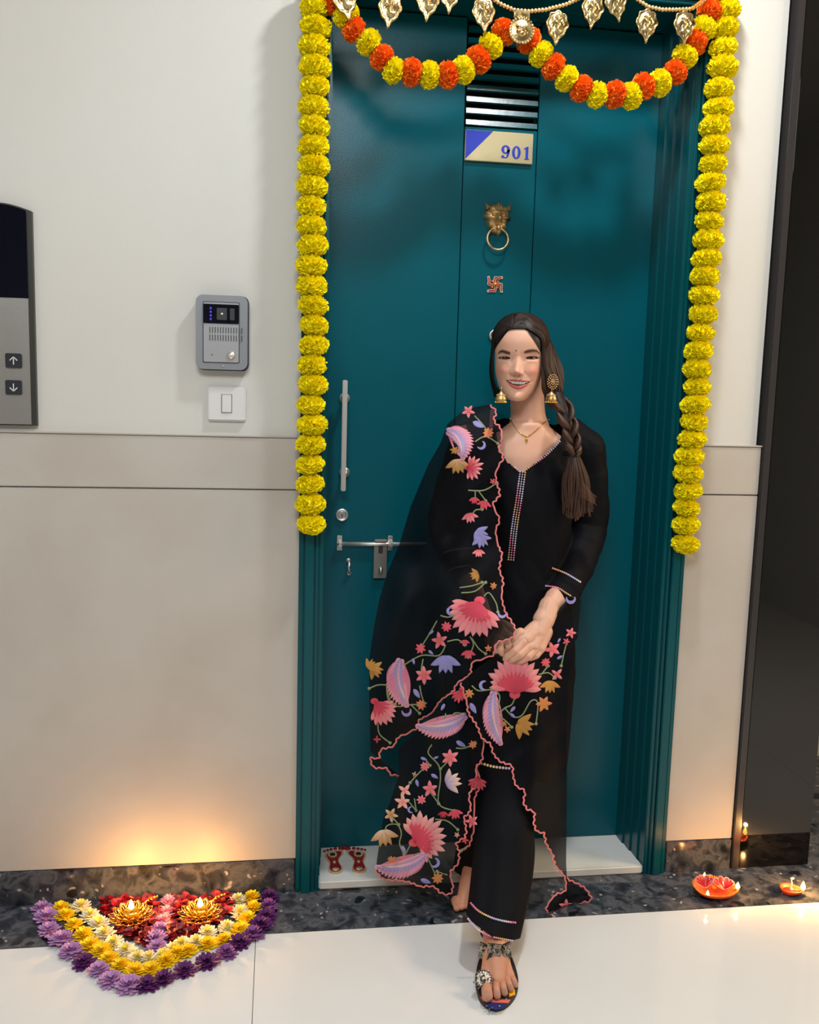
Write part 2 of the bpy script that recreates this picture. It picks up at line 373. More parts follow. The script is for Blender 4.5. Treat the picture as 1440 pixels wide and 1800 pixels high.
# pull handle
x_, z_ = pt(605, 765, YD-.045)
ph = empty('pull_handle', (x_, YD, z_), 'long vertical satin steel pull handle on the left of the green door', 'handle')
zt, zb = pt(606, 668, YD-.045)[1], pt(603, 863, YD-.045)[1]
mb = MB(); mb.box((x_-.0065, YD-.052, zb), (x_+.0065, YD-.040, zt), 0, .002); mb.build('grip', M['chrome'], ph)
for py_ in (700, 830):
    q = pt(605, py_, YD); mb = MB(); mb.lathe([(.0, 0), (.0145, 0), (.0145, .004), (.012, .006), (.007, .007), (.006, .044)], 20, (q[0]+.001, YD, q[1]), axis='y'); mb.build('mount', M['chrome'], ph, True)
# lock cylinder
q = pt(601, 905); lk = empty('door_lock', (q[0], YD, q[1]), 'round steel keyhole lock below the long pull handle', 'lock')
mb = MB(); mb.lathe([(.0178, 0), (.0178, .005), (.0155, .008), (.0125, .008), (.0115, .0055), (.006, .0055)], 28, (q[0], YD, q[1]), axis='y'); mb.build('rosette', M['chrome'], lk, True)
mb = MB(); disc(mb, (q[0], q[1]), .0085, YD-.0075, YD-.004, 20); mb.build('cylinder_plug', M['steel'], lk)
mb = MB(); disc(mb, (q[0], q[1]), .0022, YD-.0082, YD-.007, 12); mb.box((q[0]-.0009, YD-.0082, q[1]-.0065), (q[0]+.0009, YD-.007, q[1])); mb.build('keyhole', M['dkplastic'], lk)
# sliding bolt
zc = pt(650, 955)[1]; xA, xB = pt(591, 955)[0], pt(748, 955)[0]
bo = empty('sliding_bolt', ((xA+xB)/2, YD, zc), 'steel sliding bolt with hasp plate across the green door', 'bolt')
mb = MB(); mb.tube([(xA, YD-.013, zc), (xB, YD-.013, zc)], .0058, 14); mb.build('bolt_rod', M['chrome'], bo, True)
for px_ in (597, 686):
    xx = pt(px_, 950)[0]; mb = MB(); mb.box((xx-.0075, YD-.004, zc-.021), (xx+.0075, YD, zc+.023), 0, .002); mb.box((xx-.0065, YD-.022, zc-.009), (xx+.0065, YD, zc+.009), 0, .004); mb.build('bolt_bracket', M['chrome'], bo)
    for s_ in (-1, 1): mb = MB(); disc(mb, (xx, zc+.016*s_), .0035, YD-.0055, YD-.003, 12); mb.build('screw', M['steel'], bo)
hx0, hz0 = pt(656, 1015); hx1, hz1 = pt(680, 950)
mb = MB(); mb.box((hx0, YD-.012, hz0), (hx1, YD-.007, hz1+.004), 0, .001); mb.box((hx0, YD-.02, hz1-.004), (hx1, YD-.002, hz1+.006), 0, .003); mb.build('hasp', M['steel'], bo)
hm = (hx0+hx1)/2
mb = MB(); mb.box((hm-.006, YD-.013, hz1-.034), (hm+.006, YD-.011, hz1-.012)); mb.build('hasp_slot', M['dkplastic'], bo); mb = MB(); mb.box((hm-.004, YD-.013, hz0+.012), (hm+.007, YD-.0115, hz0+.03)); mb.build('hasp_slot', M['dkplastic'], bo)
mb = MB(); mb.tube([(hm+.001, YD-.01, hz0+.014), (hm+.001, YD-.022, hz0+.016), (hm+.001, YD-.022, hz0+.027), (hm+.001, YD-.01, hz0+.029)], .0032, 10); mb.build('staple', M['chrome'], bo, True)
# small hook
q = pt(613, 996); hk = empty('small_hook', (q[0], YD, q[1]), 'small steel hook screwed to door below the sliding bolt', 'hook')
mb = MB(); mb.lathe([(.0062, 0), (.0062, .004), (.004, .005)], 16, (q[0]-.001, YD, q[1]+.018), axis='y'); mb.lathe([(.0062, 0), (.0062, .004), (.004, .005)], 16, (q[0]+.001, YD, q[1]-.018), axis='y')
mb.tube([(q[0]-.001, YD-.004, q[1]+.018), (q[0]+.001, YD-.012, q[1]+.008), (q[0]-.001, YD-.016, q[1]), (q[0]+.001, YD-.012, q[1]-.009), (q[0]+.001, YD-.004, q[1]-.018)], .0036, 10); mb.build('hook_body', M['chrome'], hk, True)
# peephole
q = pt(869, 590); pe = empty('door_viewer', (q[0], YD, q[1]), 'round peephole with steel ring beside the woman\'s head', 'peephole')
mb = MB(); mb.lathe([(.0165, 0), (.0165, .004), (.0145, .007), (.011, .007), (.009, .003), (.003, .003)], 28, (q[0], YD, q[1]), axis='y'); mb.build('ring', M['steel'], pe, True)
mb = MB(); mb.ell((q[0], YD-.004, q[1]), (.0065, .003, .0065)); mb.build('lens', M['display'], pe, True)
# name plate 901
a = pt(819, 229, YD-.01); b = pt(936, 283, YD-.01); px0, px1, pz1, pz0 = a[0], b[0], at(877, 231, YD-.01).z, at(877, 285, YD-.01).z
npl = empty('number_plate', ((px0+px1)/2, YD, pz0), 'brushed brass number plate reading 901 with blue corner triangle', 'sign')
mb = MB(); mb.box((px0, YD-.010, pz0), (px1, YD, pz1), 0, .0012); mb.build('plate', M['brass_plate'], npl)
W_, H_ = px1-px0, pz1-pz0
mb = MB(); wall_prism(mb, [(px0+.001, pz0+.003), (px0+.001, pz1-.001), (px0+W_*.40, pz1-.001)], YD-.0108, YD-.0095); mb.build('blue_corner', M['blue'], npl)
def ellp(cx, cz, rx, rz, n=28, a0=0, a1=2*PI): return [(cx+rx*math.cos(a0+(a1-a0)*k/n), cz+rz*math.sin(a0+(a1-a0)*k/n)) for k in range(n)]
h = H_*.42; bz = pz0+H_*.14
def dig(pol, holes=None): mb = MB(); wall_prism(mb, pol, YD-.0112, YD-.0098, 0, None, holes); return mb
cx = px0+W_*.755; mb = dig(ellp(cx, bz+h/2, h*.36, h*.5), [ellp(cx, bz+h/2, h*.13, h*.40)]); mb.build('digit', M['blue'], npl)['label'] = 'blue digit 0'
cx = px0+W_*.595; mb = dig(ellp(cx, bz+h*.68, h*.36, h*.33), [ellp(cx, bz+h*.68, h*.12, h*.23)])
outer = [(cx+h*.36*math.cos(t), bz+h*.62+h*.62*math.sin(t)) for t in np.linspace(.1, -PI*.62, 14)]
inner = [(cx+h*.13*math.cos(t), bz+h*.62+h*.56*math.sin(t)) for t in np.linspace(-PI*.62, .1, 14)]
wall_prism(mb, outer+inner, YD-.0112, YD-.0098); e_ = ellp(cx-h*.22, bz+h*.12, h*.12, h*.11, 14); wall_prism(mb, e_, YD-.0112, YD-.0098)
mb.build('digit', M['blue'], npl)['label'] = 'blue digit 9'
cx = px0+W_*.90; mb = MB()
wall_prism(mb, [(cx-h*.13, bz), (cx+h*.27, bz), (cx+h*.27, bz+h*.05), (cx+h*.18, bz+h*.08), (cx+h*.18, bz+h), (cx+h*.07, bz+h), (cx-h*.2, bz+h*.84), (cx-h*.2, bz+h*.79), (cx-h*.04, bz+h*.8), (cx-h*.04, bz+h*.08), (cx-h*.13, bz+h*.05)], YD-.0112, YD-.0098)
mb.build('digit', M['blue'], npl)['label'] = 'blue digit 1'
# lion knocker
q = pt(873, 388); kn = empty('lion_door_knocker', (q[0], YD, q[1]), 'aged brass lion head knocker with ring on the green door', 'knocker')
def lion():
    bm = bmesh.new(); nU, nR = 60, 22; grid = []
    for j in range(nR+1):
        row = []
        for i in range(nU):
            th = 2*PI*i/nU; rr = j/nR
            R0 = .034+.002*math.sin(9*th+1)+.0016*math.sin(17*th)
            sx = 1.05; sz = 1.22 if math.sin(th) > 0 else 1.30
            if math.sin(th) < 0: R0 *= 1-.18*abs(math.cos(th))
            x = sx*R0*rr*math.cos(th); z = sz*R0*rr*math.sin(th)
            y = .024*math.sqrt(max(0, 1-rr**2.2)) + .003*math.sin(13*th)*rr*(1-rr)*4*(.6 if rr > .5 else .2)
            ga = lambda cx, cz, sx_, sz_, a: a*math.exp(-((x-cx)/sx_)**2-((z-cz)/sz_)**2)
            y += ga(0, -.004, .008, .008, .014)+ga(0, .010, .004, .012, .006)-ga(-.011, .008, .005, .004, .007)-ga(.011, .008, .005, .004, .007)-ga(0, -.016, .009, .0035, .013)+ga(-.010, .015, .007, .003, .004)+ga(.010, .015, .007, .003, .004)
            row.append(bm.verts.new((q[0]+x, YD-max(.001, y), q[1]+.004+z)))
        grid.append(row)
    for j in range(nR):
        for i in range(nU):
            f = [grid[j][i], grid[j][(i+1) % nU], grid[j+1][(i+1) % nU], grid[j+1][i]]
            bm.faces.new(f)
    for sgn in (-1, 1):
        for dx, dz, L in ((.030, .034, .012),):
            a = bm.verts.new((q[0]+sgn*.022, YD-.012, q[1]+.032)); b_ = bm.verts.new((q[0]+sgn*.033, YD-.010, q[1]+.024)); c = bm.verts.new((q[0]+sgn*.037, YD-.012, q[1]+.045)); d_ = bm.verts.new((q[0]+sgn*.028, YD-.002, q[1]+.03))
            for t in ((a, b_, c), (a, c, d_), (b_, d_, c)): bm.faces.new(t)
    bmesh.ops.recalc_face_normals(bm, faces=bm.faces[:]); me = bpy.data.meshes.new('lion_head'); bm.to_mesh(me); bm.free(); return shade(me)
mobj('lion_head', lion(), M['gold'], kn)
mb = MB(); cxr, czr = pt(875, 420, YD-.02); R_ = .0285
mb.tube([(cxr+R_*math.cos(t), YD-.02+.004*math.sin(t), czr+R_*math.sin(t)) for t in np.linspace(0, 2*PI, 41)], .0028, 10, caps=False); mb.build('ring', M['gold'], kn, True)
mb = MB(); mb.ell((cxr, YD-.024, czr+R_), (.006, .006, .007)); mb.build('ring_clasp', M['gold'], kn, True)
# swastika ornament (four bent arms, jewel centre, four dots)
q = pt(870, 500); sw = empty('swastika_ornament', (q[0], YD, q[1]), 'small red and gold swastika door ornament below the lion knocker', 'ornament')
s_ = .021
def arm(k, wid, y0, y1):
    c, s2 = math.cos(k*PI/2), math.sin(k*PI/2); path = [(0, 0), (.45, -.10), (.82, .0), (.88, -.45), (1.0, -.95)]
    path = [(0, 0), (.4, .08), (.86, .02), (.80, -.45), (.92, -.98)]
    P = []
    for i in range(len(path)-1):
        for t in np.linspace(0, 1, 5)[:-1]: P.append((path[i][0]*(1-t)+path[i+1][0]*t, path[i][1]*(1-t)+path[i+1][1]*t))
    P.append(path[-1])
    L, R2 = [], []
    for i, p in enumerate(P):
        a = P[max(0, i-1)]; b = P[min(len(P)-1, i+1)]; d = Vector((b[0]-a[0], b[1]-a[1])).normalized(); n = Vector((-d.y, d.x))*wid
        L.append((p[0]+n.x, p[1]+n.y)); R2.append((p[0]-n.x, p[1]-n.y))
    pol = L+R2[::-1]
    return [(q[0]+s_*(x*c-z*s2), q[1]+s_*(x*s2+z*c)) for x, z in pol]
for k in range(4):
    mb = MB(); P = arm(k, .16, 0, 0); n2 = len(P)//2
    mb.add([(p[0], YD-.003, p[1]) for p in P]+[(p[0], YD, p[1]) for p in P], [(i, i+1, 2*n2-2-i, 2*n2-1-i) for i in range(n2-1)]+[(i, (i+1) % (2*n2), 2*n2+(i+1) % (2*n2), 2*n2+i) for i in range(2*n2)]); mb.build('ornament_arm', M['goldglitter'], sw)
    P = arm(k, .07, 0, 0); mb = MB(); mb.add([(p[0], YD-.0038, p[1]) for p in P], [(i, i+1, 2*n2-2-i, 2*n2-1-i) for i in range(1, n2-2)]); mb.build('enamel_inlay', M['red'], sw)
    c, s2 = math.cos(k*PI/2+PI/4), math.sin(k*PI/2+PI/4); mb = MB(); mb.ell((q[0]+s_*.52*c, YD-.003, q[1]+s_*.52*s2), (.0024, .0024, .0024), 10, 6); mb.build('pearl', M['bead'], sw, True)
    mb = MB(); disc(mb, (q[0]+s_*.52*c, q[1]+s_*.52*s2), .0048, YD-.0018, YD, 14); mb.build('red_dot', M['red'], sw)
mb = MB(); mb.ell((q[0], YD-.004, q[1]), (.0055, .004, .0055)); mb.build('centre_jewel', M['shinygold'], sw, True)
# footprint stickers on the threshold
def foot(cx, cy, sgn, label):
    e = empty('footprint_sticker', (cx, cy, .026), label, 'sticker', 'pair of footprint stickers'); z0 = .026
    def sh(pol, h0, h1, m_, nm):
        mb = MB(); n = len(pol); vs = [(cx+sgn*x, cy+y, z0+h1) for x, y in pol]+[(cx+sgn*x, cy+y, z0+h0) for x, y in pol]
        f0 = tuple(range(n)) if sgn > 0 else tuple(range(n-1, -1, -1))
        mb.add(vs, [f0]+[(i, n+i, n+(i+1) % n, (i+1) % n) for i in range(n)]); mb.build(nm, m_, e)
    out = []
    key = [(.000, -.072), (-.014, -.066), (-.020, -.050), (-.017, -.030), (-.016, -.010), (-.022, .010), (-.026, .030), (-.020, .044), (.000, .052), (.020, .056), (.028, .050), (.026, .034), (.016, .014), (.012, -.010), (.018, -.035), (.020, -.052), (.014, -.066)]
    n = len(key)
    for i in range(n):
        p0, p1, p2, p3 = key[i-1], key[i], key[(i+1) % n], key[(i+2) % n]
        for t in (0, .33, .66): out.append(tuple(.5*((2*p1[k])+(-p0[k]+p2[k])*t+(2*p0[k]-5*p1[k]+4*p2[k]-p3[k])*t*t+(-p0[k]+3*p1[k]-3*p2[k]+p3[k])*t**3) for k in (0, 1)))
    out = out[::-1] if False else out
    out = list(reversed(out))
    sh(out, 0, .003, M['goldglitter'], 'gold_border')
    sh([(x*.78, y*.86-.001) for x, y in out], .0, .0042, M['red'], 'red_sole')
    for (tx, ty, r) in ((.024, .068, .0095), (.006, .066, .0055), (-.006, .063, .005), (-.016, .059, .0045), (-.025, .054, .004)):
        mb = MB(); mb.ell((cx+sgn*tx, cy+ty, z0+.002), (r, r*1.25, .003), 12, 6); mb.build('toe', M['red'], e, True)
    mb = MB()
    for k in range(10): mb.ell((cx-sgn*.004+.0105*math.cos(k*PI/5), cy+.028+.014*math.sin(k*PI/5), z0+.005), .0032, 6, 4)
    mb.build('jewel_ring', M['gem'], e); mb = MB(); mb.ell((cx-sgn*.004, cy+.028, z0+.005), (.007, .009, .003)); mb.build('green_jewel', M['greengem'], e, True)
    mb = MB(); mb.ell((cx-.001*sgn, cy-.014, z0+.005), (.005, .007, .003)); mb.ell((cx, cy-.052, z0+.005), (.011, .009, .002), 10, 6); mb.build('heel_jewel', M['gem'], e, True)
qa = atz(588, 1513, .026); foot(qa.x, qa.y-.002, 1, 'left of the two red and gold footprint stickers on the white threshold')
qb = atz(629, 1512, .026); foot(qb.x, qb.y-.002, -1, 'right of the two red and gold footprint stickers on the white threshold')

# ------------------------------------------------------------------ lift call panel, intercom, switch
YW = .004
def rrect(x0, z0, x1, z1, r, n=6):
    P = []
    for cx, cz, a0 in ((x1-r, z1-r, 0), (x0+r, z1-r, PI/2), (x0+r, z0+r, PI), (x1-r, z0+r, 1.5*PI)):
        for k in range(n+1): a = a0+PI/2*k/n; P.append((cx+r*math.cos(a), cz+r*math.sin(a)))
    return P
xr_ = at(59, 560, YW-.02).x; zb_, zt_ = at(30, 748, YW-.02).z, at(48, 370, YW-.02).z; zd_ = at(30, 524, YW-.02).z
lp = empty('lift_call_panel', (xr_-.07, YW, zb_), 'stainless steel lift call panel with dark display at left edge', 'lift panel')
wp = .15; arc = [(xr_-wp*t, zt_+.016*math.sin(PI*min(1, max(0, t)))) for t in np.linspace(0, 1, 14)]
mb = MB(); wall_prism(mb, [(xr_-wp, zb_), (xr_, zb_)]+arc, YW-.014, YW); mb.build('housing', M['darksteel'], lp)
mb = MB(); wall_prism(mb, [(xr_-wp, zb_+.003), (xr_-.011, zb_+.003), (xr_-.011, zd_), (xr_-wp, zd_)], YW-.020, YW-.012); mb.build('face_plate', M['steel'], lp)
mb = MB(); wall_prism(mb, [(xr_-wp, zd_+.001), (xr_-.011, zd_+.001)]+[(min(x, xr_-.011), z-.004) for x, z in arc], YW-.020, YW-.012); mb.build('display', M['display'], lp)
for py_, up_ in ((634, 1), (681, -1)):
    c = at(24, py_, YW-.022); r = .0185
    mb = MB(); wall_prism(mb, rrect(c.x-r, c.z-r*.92, c.x+r, c.z+r*.92, .004), YW-.0235, YW-.019); bt = mb.build('button', M['button'], lp)
    bt['label'] = 'dark button with %s arrow' % ('up' if up_ > 0 else 'down')
    mb = MB()
    def bar(a, b, wd=.0011):
        a, b = Vector(a), Vector(b); d = (b-a).normalized(); n = Vector((-d.y, d.x))*wd
        wall_prism(mb, [tuple(a-n), tuple(b-n), tuple(b+n), tuple(a+n)], YW-.0242, YW-.0232)
    t_ = c.z+up_*.009; bar((c.x, c.z-up_*.009), (c.x, t_)); bar((c.x-.0085, t_-up_*.0085), (c.x, t_)); bar((c.x+.0085, t_-up_*.0085), (c.x, t_)); mb.build('arrow', M['white_mark'], bt)
def quad_box(P, y0, y1, r=0): mb = MB(); wall_prism(mb, P, y0, y1); return mb
c0 = at(344, 519, YW-.03); c1 = at(435, 651, YW-.03)
ix0, ix1, iz0, iz1 = c0.x, c1.x, c1.z, at(390, 519, YW-.03).z
ic = empty('video_intercom', ((ix0+ix1)/2, YW, iz0), 'grey video door intercom mounted on wall above the white switch', 'intercom')
mb = MB(); wall_prism(mb, rrect(ix0+.002, iz0-.002, ix1+.003, iz1, .016), YW-.022, YW); mb.build('back_box', M['dkplastic'], ic)
mb = MB(); wall_prism(mb, rrect(ix0, iz0, ix1, iz1, .017), YW-.030, YW-.018); bz_ = mb.build('bezel', M['greyplastic'], ic)
bmod = bz_.modifiers.new('b', 'BEVEL'); bmod.width = .003; bmod.segments = 2; bmod.limit_method = 'ANGLE'
W_, H_ = ix1-ix0, iz1-iz0; fx0, fx1, fz0, fz1 = ix0+W_*.15, ix0+W_*.83, iz0+H_*.10, iz0+H_*.90
mb = MB(); wall_prism(mb, rrect(fx0-.002, fz0-.002, fx1+.002, fz1+.002, .004), YW-.0302, YW-.028); mb.build('recess_line', M['dkplastic'], ic)
mb = MB(); wall_prism(mb, rrect(fx0, fz0, fx1, fz1, .003), YW-.032, YW-.028); mb.build('front_plate', M['greyplastic2'], ic)
wz0 = fz0+(fz1-fz0)*.65
mb = MB(); wall_prism(mb, rrect(fx0, wz0, fx1, fz1-.004, .002), YW-.0335, YW-.031); mb.build('camera_window', M['display'], ic)
cxm = fx0+(fx1-fx0)*.52; czm = (wz0+fz1-.004)/2
mb = MB(); wall_prism(mb, rrect(cxm-.012, czm-.014, cxm+.012, czm+.014, .002), YW-.0345, YW-.033); mb.build('camera_block', M['dkplastic'], ic)
mb = MB(); mb.ell((cxm, YW-.0345, czm), (.003, .002, .003)); mb.build('lens', M['chrome'], ic, True)
for k in range(4): mb = MB(); mb.ell((fx0+.017, YW-.0335, czm-.013+k*.0085), (.0024, .001, .003), 8, 6); mb.build('led', M['led'], ic, True)
mb = MB(); wall_prism(mb, rrect(fx1-.021, czm-.014, fx1-.010, czm+.014, .002), YW-.0342, YW-.033); mb.build('sensor', M['dkplastic'], ic)
for r_ in range(2):
    for k in range(13):
        mb = MB(); x = fx0+.014+k*.0063; z = fz0+(fz1-fz0)*(.36+.13*r_); mb.box((x, YW-.0326, z), (x+.0018, YW-.0315, z+.014)); mb.build('speaker_slot', M['dkplastic'], ic)
mb = MB(); mb.lathe([(.0095, 0), (.0095, .003), (.0065, .0035), (.006, .005), (.001, .006)], 20, (fx1-.018, YW-.031, fz0+.017), axis='y'); mb.build('call_button', M['chrome'], ic, True)
mb = MB(); disc(mb, (fx0+.02, fz0+.017), .0016, YW-.0326, YW-.031, 10); mb.build('microphone_hole', M['dkplastic'], ic)
mb = MB(); disc(mb, ((ix0+ix1)/2+.004, iz0+.009), .0028, YW-.0312, YW-.029, 12); mb.build('screw', M['steel'], ic)
c0 = at(365, 679, YW-.01); c1 = at(432, 741, YW-.01)
sx0, sx1, sz0, sz1 = c0.x, c1.x, c1.z, at(400, 680, YW-.01).z
se = empty('wall_switch', ((sx0+sx1)/2, YW, sz0), 'white square bell switch plate directly below the intercom', 'switch')
mb = MB(); mb.box((sx0, YW-.011, sz0), (sx1, YW, sz1), 0, .0035); mb.build('plate', M['switch'], se)
mb = MB(); mb.box((sx0+(sx1-sx0)*.36, YW-.0115, sz0+(sz1-sz0)*.24), (sx0+(sx1-sx0)*.64, YW-.0105, sz0+(sz1-sz0)*.78)); mb.build('rocker_gap', M['dkplastic'], se)
mb = MB(); mb.box((sx0+(sx1-sx0)*.375, YW-.0135, sz0+(sz1-sz0)*.255), (sx0+(sx1-sx0)*.625, YW-.0112, sz0+(sz1-sz0)*.77), 0, .0008); mb.build('rocker', M['switch'], se)
# ------------------------------------------------------------------ marigold garlands
def pom_mesh(name, rx, rz, seed, npet=520):
    """fluffy ball: many fine folded petals on a core"""
    rnd = random.Random(seed); mb = MB()
    mb.ell((0, 0, 0), (rx*.8, rx*.8, rz*.8), 14, 9)
    for i in range(npet):
        z = 1-2*(i+.5)/npet; r = math.sqrt(1-z*z); th = i*2.399963+rnd.uniform(-.15, .15)
        d = Vector((r*math.cos(th), r*math.sin(th), z+rnd.uniform(-.08, .08))).normalized()
        t = d.cross(Vector((rnd.uniform(-1, 1), rnd.uniform(-1, 1), rnd.uniform(-1, 1)))).normalized(); b = d.cross(t)
        L = rnd.uniform(.90, 1.13); wdt = rnd.uniform(.0034, .0052)
        def P(k, o=Vector()): q = d*k+o; return Vector((q.x*rx, q.y*rx, q.z*rz))
        base = P(.72); m1 = P(.9)+t*wdt; m2 = P(.9)-t*wdt; tip1 = P(L)+t*wdt*.9+b*.0012; tip2 = P(L*.985)-t*wdt*.8-b*.001
        mb.add([base, m1, tip1, tip2, m2], [(0, 1, 2), (0, 2, 3), (0, 3, 4)])
    return mb.mesh(name)
def variants(nm, rx, rz, m_, n=4):
    out = []
    for s_ in range(n):
        me = pom_mesh(nm, rx, rz, s_+11); me.materials.append(m_); out.append(me)
    return out
PY_ = variants('marigold', .0350, .0262, M['yellow']); PYs = variants('marigold', .0325, .0270, M['yellow'], 3); POs = variants('marigold', .0325, .0270, M['orange'], 3)
def put(me, loc, rot, parent, scale=1.0):
    o = bpy.data.objects.new('marigold', me); o.location = Vector(loc)-parent.location; o.rotation_euler = rot; o.scale = (scale,)*3
    return link(o, parent)
def strand(label, pts, nm='marigold_garland'):
    g = empty(nm, pts[0], label, 'garland', 'yellow marigold garlands beside the door')
    for i, p in enumerate(pts): put(PY_[i % 4], p, (random.uniform(-.2, .2), random.uniform(-.2, .2), random.uniform(0, 6.28)), g, random.uniform(.94, 1.05))
    mb = MB(); mb.tube([pts[0]+Vector((0, 0, .06))]+pts, .0015, 6); mb.build('thread', M['bead'], g)
    return g
L = []; ys = np.linspace(-22, 921, 28)
for y in ys:
    f = y/921; L.append(at(555-9*f+random.uniform(-2, 2)+(3 if 300 < y < 640 else 0)*math.sin(y*.012), y, -.05))
strand('long yellow marigold garland hanging down the left side of the green door', L)
RP = [(1276, -12), (1277, 18), (1273, 50), (1271, 84), (1270, 118), (1264, 157), (1264, 190), (1257, 222), (1256, 255), (1254, 288), (1249, 321), (1250, 355), (1247, 389), (1245, 422), (1242, 455), (1239, 486), (1238, 519), (1236, 552), (1232, 585), (1228, 617), (1226, 649), (1226, 680), (1223, 711), (1221, 741), (1217, 772), (1212, 802), (1210, 831), (1210, 862), (1207, 892), (1206, 922), (1205, 956)]
g2 = strand('long yellow marigold garland hanging down the right side of the green door', [at(x, y, -.05) for x, y in RP])
mb = MB(); p0 = at(1206, 970, -.05); mb.tube([p0, at(1222, 984, -.05)], .0012, 6); mb.tube([p0, at(1214, 988, -.05)], .0012, 6); mb.build('thread_end', M['bead'], g2)
SW1 = [(585, 2), (608, 26), (622, 52), (648, 74), (671, 101), (692, 124), (723, 127), (755, 132), (787, 132), (815, 123), (841, 105), (863, 81), (886, 56)]
SW2 = [(930, 71), (951, 95), (973, 117), (996, 138), (1022, 156), (1049, 167), (1081, 166), (1109, 169), (1131, 152), (1160, 146), (1187, 127), (1204, 99), (1221, 75), (1236, 50), (1247, 20)]
for nm, P, c0, lab in (('left', SW1, 0, 'left swag of orange and yellow marigolds draped across the door top'), ('right', SW2, 0, 'right swag of orange and yellow marigolds draped across the door top')):
    Q = [at(x, y, -.055) for x, y in P]; g = empty('marigold_swag', Q[0], lab, 'garland', 'orange and yellow swags above the door')
    for i, p in enumerate(Q):
        t = (Q[min(i+1, len(Q)-1)]-Q[max(i-1, 0)]).normalized(); rot = Vector((0, 0, 1)).rotation_difference(t).to_euler()
        o = put((POs if i % 2 == 0 else PYs)[i % 3], p, rot, g, random.uniform(.88, .97)); o['label'] = 'orange marigold' if i % 2 == 0 else 'yellow marigold'
    mb = MB(); mb.tube(Q, .0015, 6); mb.build('thread', M['bead'], g)

# ------------------------------------------------------------------ toran of metal leaves
YTN = -.085
tor = empty('leaf_toran', at(917, -40, YTN), 'gold metal bead string with leaf pendants hanging above the green door', 'toran')
def leaf_mesh(seed=0, w=.027, hgt=.040):
    bm = bmesh.new(); nU, nR = 48, 12; grid = []
    for j in range(nR+1):
        row = []
        for i in range(nU):
            th = 2*PI*i/nU; rr = j/nR; c, s = math.cos(th), math.sin(th)
            R0 = 1+.07*math.cos(8*th)
            x = w*R0*rr*c*(1 if s > -.2 else 1-.42*((-s-.2)/.8)**2)
            z = (hgt*.74 if s > 0 else hgt*(.86+.30*max(0, -s-.8)/.2))*R0*rr*s
            ga = lambda cx, cz, sx, sz, a: a*math.exp(-((x-cx)/sx)**2-((z-cz)/sz)**2)
            y = .004*(1-rr**3)+.003*math.exp(-((rr-.9)/.07)**2)
            y += ga(0, .012, .010, .008, .005)+ga(0, -.002, .004, .014, .006)+ga(-.010, .004, .005, .007, .003)+ga(.010, .004, .005, .007, .003)+ga(.004, -.016, .007, .005, .004)-ga(-.006, .008, .0025, .002, .004)-ga(.006, .008, .0025, .002, .004)
            y += .0012*math.sin(x*900+seed)*math.sin(z*700)
            row.append(bm.verts.new((x, -y, z)))
        grid.append(row)
    for j in range(nR):
        for i in range(nU): bm.faces.new([grid[j][i], grid[j][(i+1) % nU], grid[j+1][(i+1) % nU], grid[j+1][i]])
    bm.faces.new([grid[nR][i] for i in range(nU)][::-1])
    bmesh.ops.recalc_face_normals(bm, faces=bm.faces[:]); me = bpy.data.meshes.new('leaf_pendant'); bm.to_mesh(me); bm.free(); me.materials.append(M['goldleaf']); return shade(me)
LM = leaf_mesh()
LP = [(606, -2, -.25), (686, 12, .1), (752, 0, .05), (790, -14, .0), (850, 20, -.1), (980, 42, .05), (1042, 14, .06), (1082, 2, -.25), (1137, 39, 0), (1203, 42, -.05)]
for x, y, a in LP:
    o = bpy.data.objects.new('leaf_pendant', LM); o.location = at(x, y, YTN)-tor.location; o.rotation_euler = (0, a, 0); o.scale = (1.02,)*3; link(o, tor)
# bead strings
def beads(path, nm='bead_string'):
    P = [at(x, y, YTN+.01) for x, y in path]; dd = [0]
    for i in range(1, len(P)): dd.append(dd[-1]+(P[i]-P[i-1]).length)
    mb = MB(); s = 0
    while s < dd[-1]:
        i = max(k for k in range(len(dd)) if dd[k] <= s); i = min(i, len(P)-2); t = (s-dd[i])/(dd[i+1]-dd[i]); p = P[i].lerp(P[i+1], t)
        mb.ell(p, (.0048, .0045, .0052), 10, 7); s += .0086
    mb.build(nm, M['bead'], tor, True)
beads([(790, -22), (830, -18), (860, -6), (882, 8), (905, 18), (930, 20), (960, 17), (995, 8), (1030, -8)])
beads([(1100, -16), (1122, 0), (1140, 12), (1165, 17), (1190, 17), (1215, 16), (1232, 6), (1250, -10)])
beads([(600, -30), (680, -16), (760, -22)])
mb = MB(); mb.tube([at(1215, 16, YTN), at(1228, 5, YTN), at(1240, -4, YTN)], .0022, 6); mb.build('orange_thread', M['orange'], tor)
# round centre medallion
mq = at(916, 55, YTN-.005)
mb = MB(); mb.lathe([(.030, 0), (.030, .004), (.027, .007), (.024, .005), (.0225, .006), (.018, .006), (.010, .010), (.002, .012)], 32, (mq.x, mq.y, mq.z), axis='y')
for k in range(26): a = 2*PI*k/26; mb.ell((mq.x+.0285*math.cos(a), mq.y-.006, mq.z+.0285*math.sin(a)), .0032, 8, 5)
for dx, dz, r in ((0, .006, .007), (-.008, -.004, .006), (.008, -.004, .006), (0, -.008, .009), (-.011, .008, .004), (.011, .008, .004)): mb.ell((mq.x+dx, mq.y-.009, mq.z+dz), (r, .005, r*.8), 10, 6)
mb.build('medallion', M['goldleaf'], tor, True)
mb = MB(); mb.box((mq.x-.019, mq.y-.004, mq.z+.028), (mq.x+.019, mq.y+.004, mq.z+.046), 0, .002); mb.build('medallion_cap', M['goldleaf'], tor)

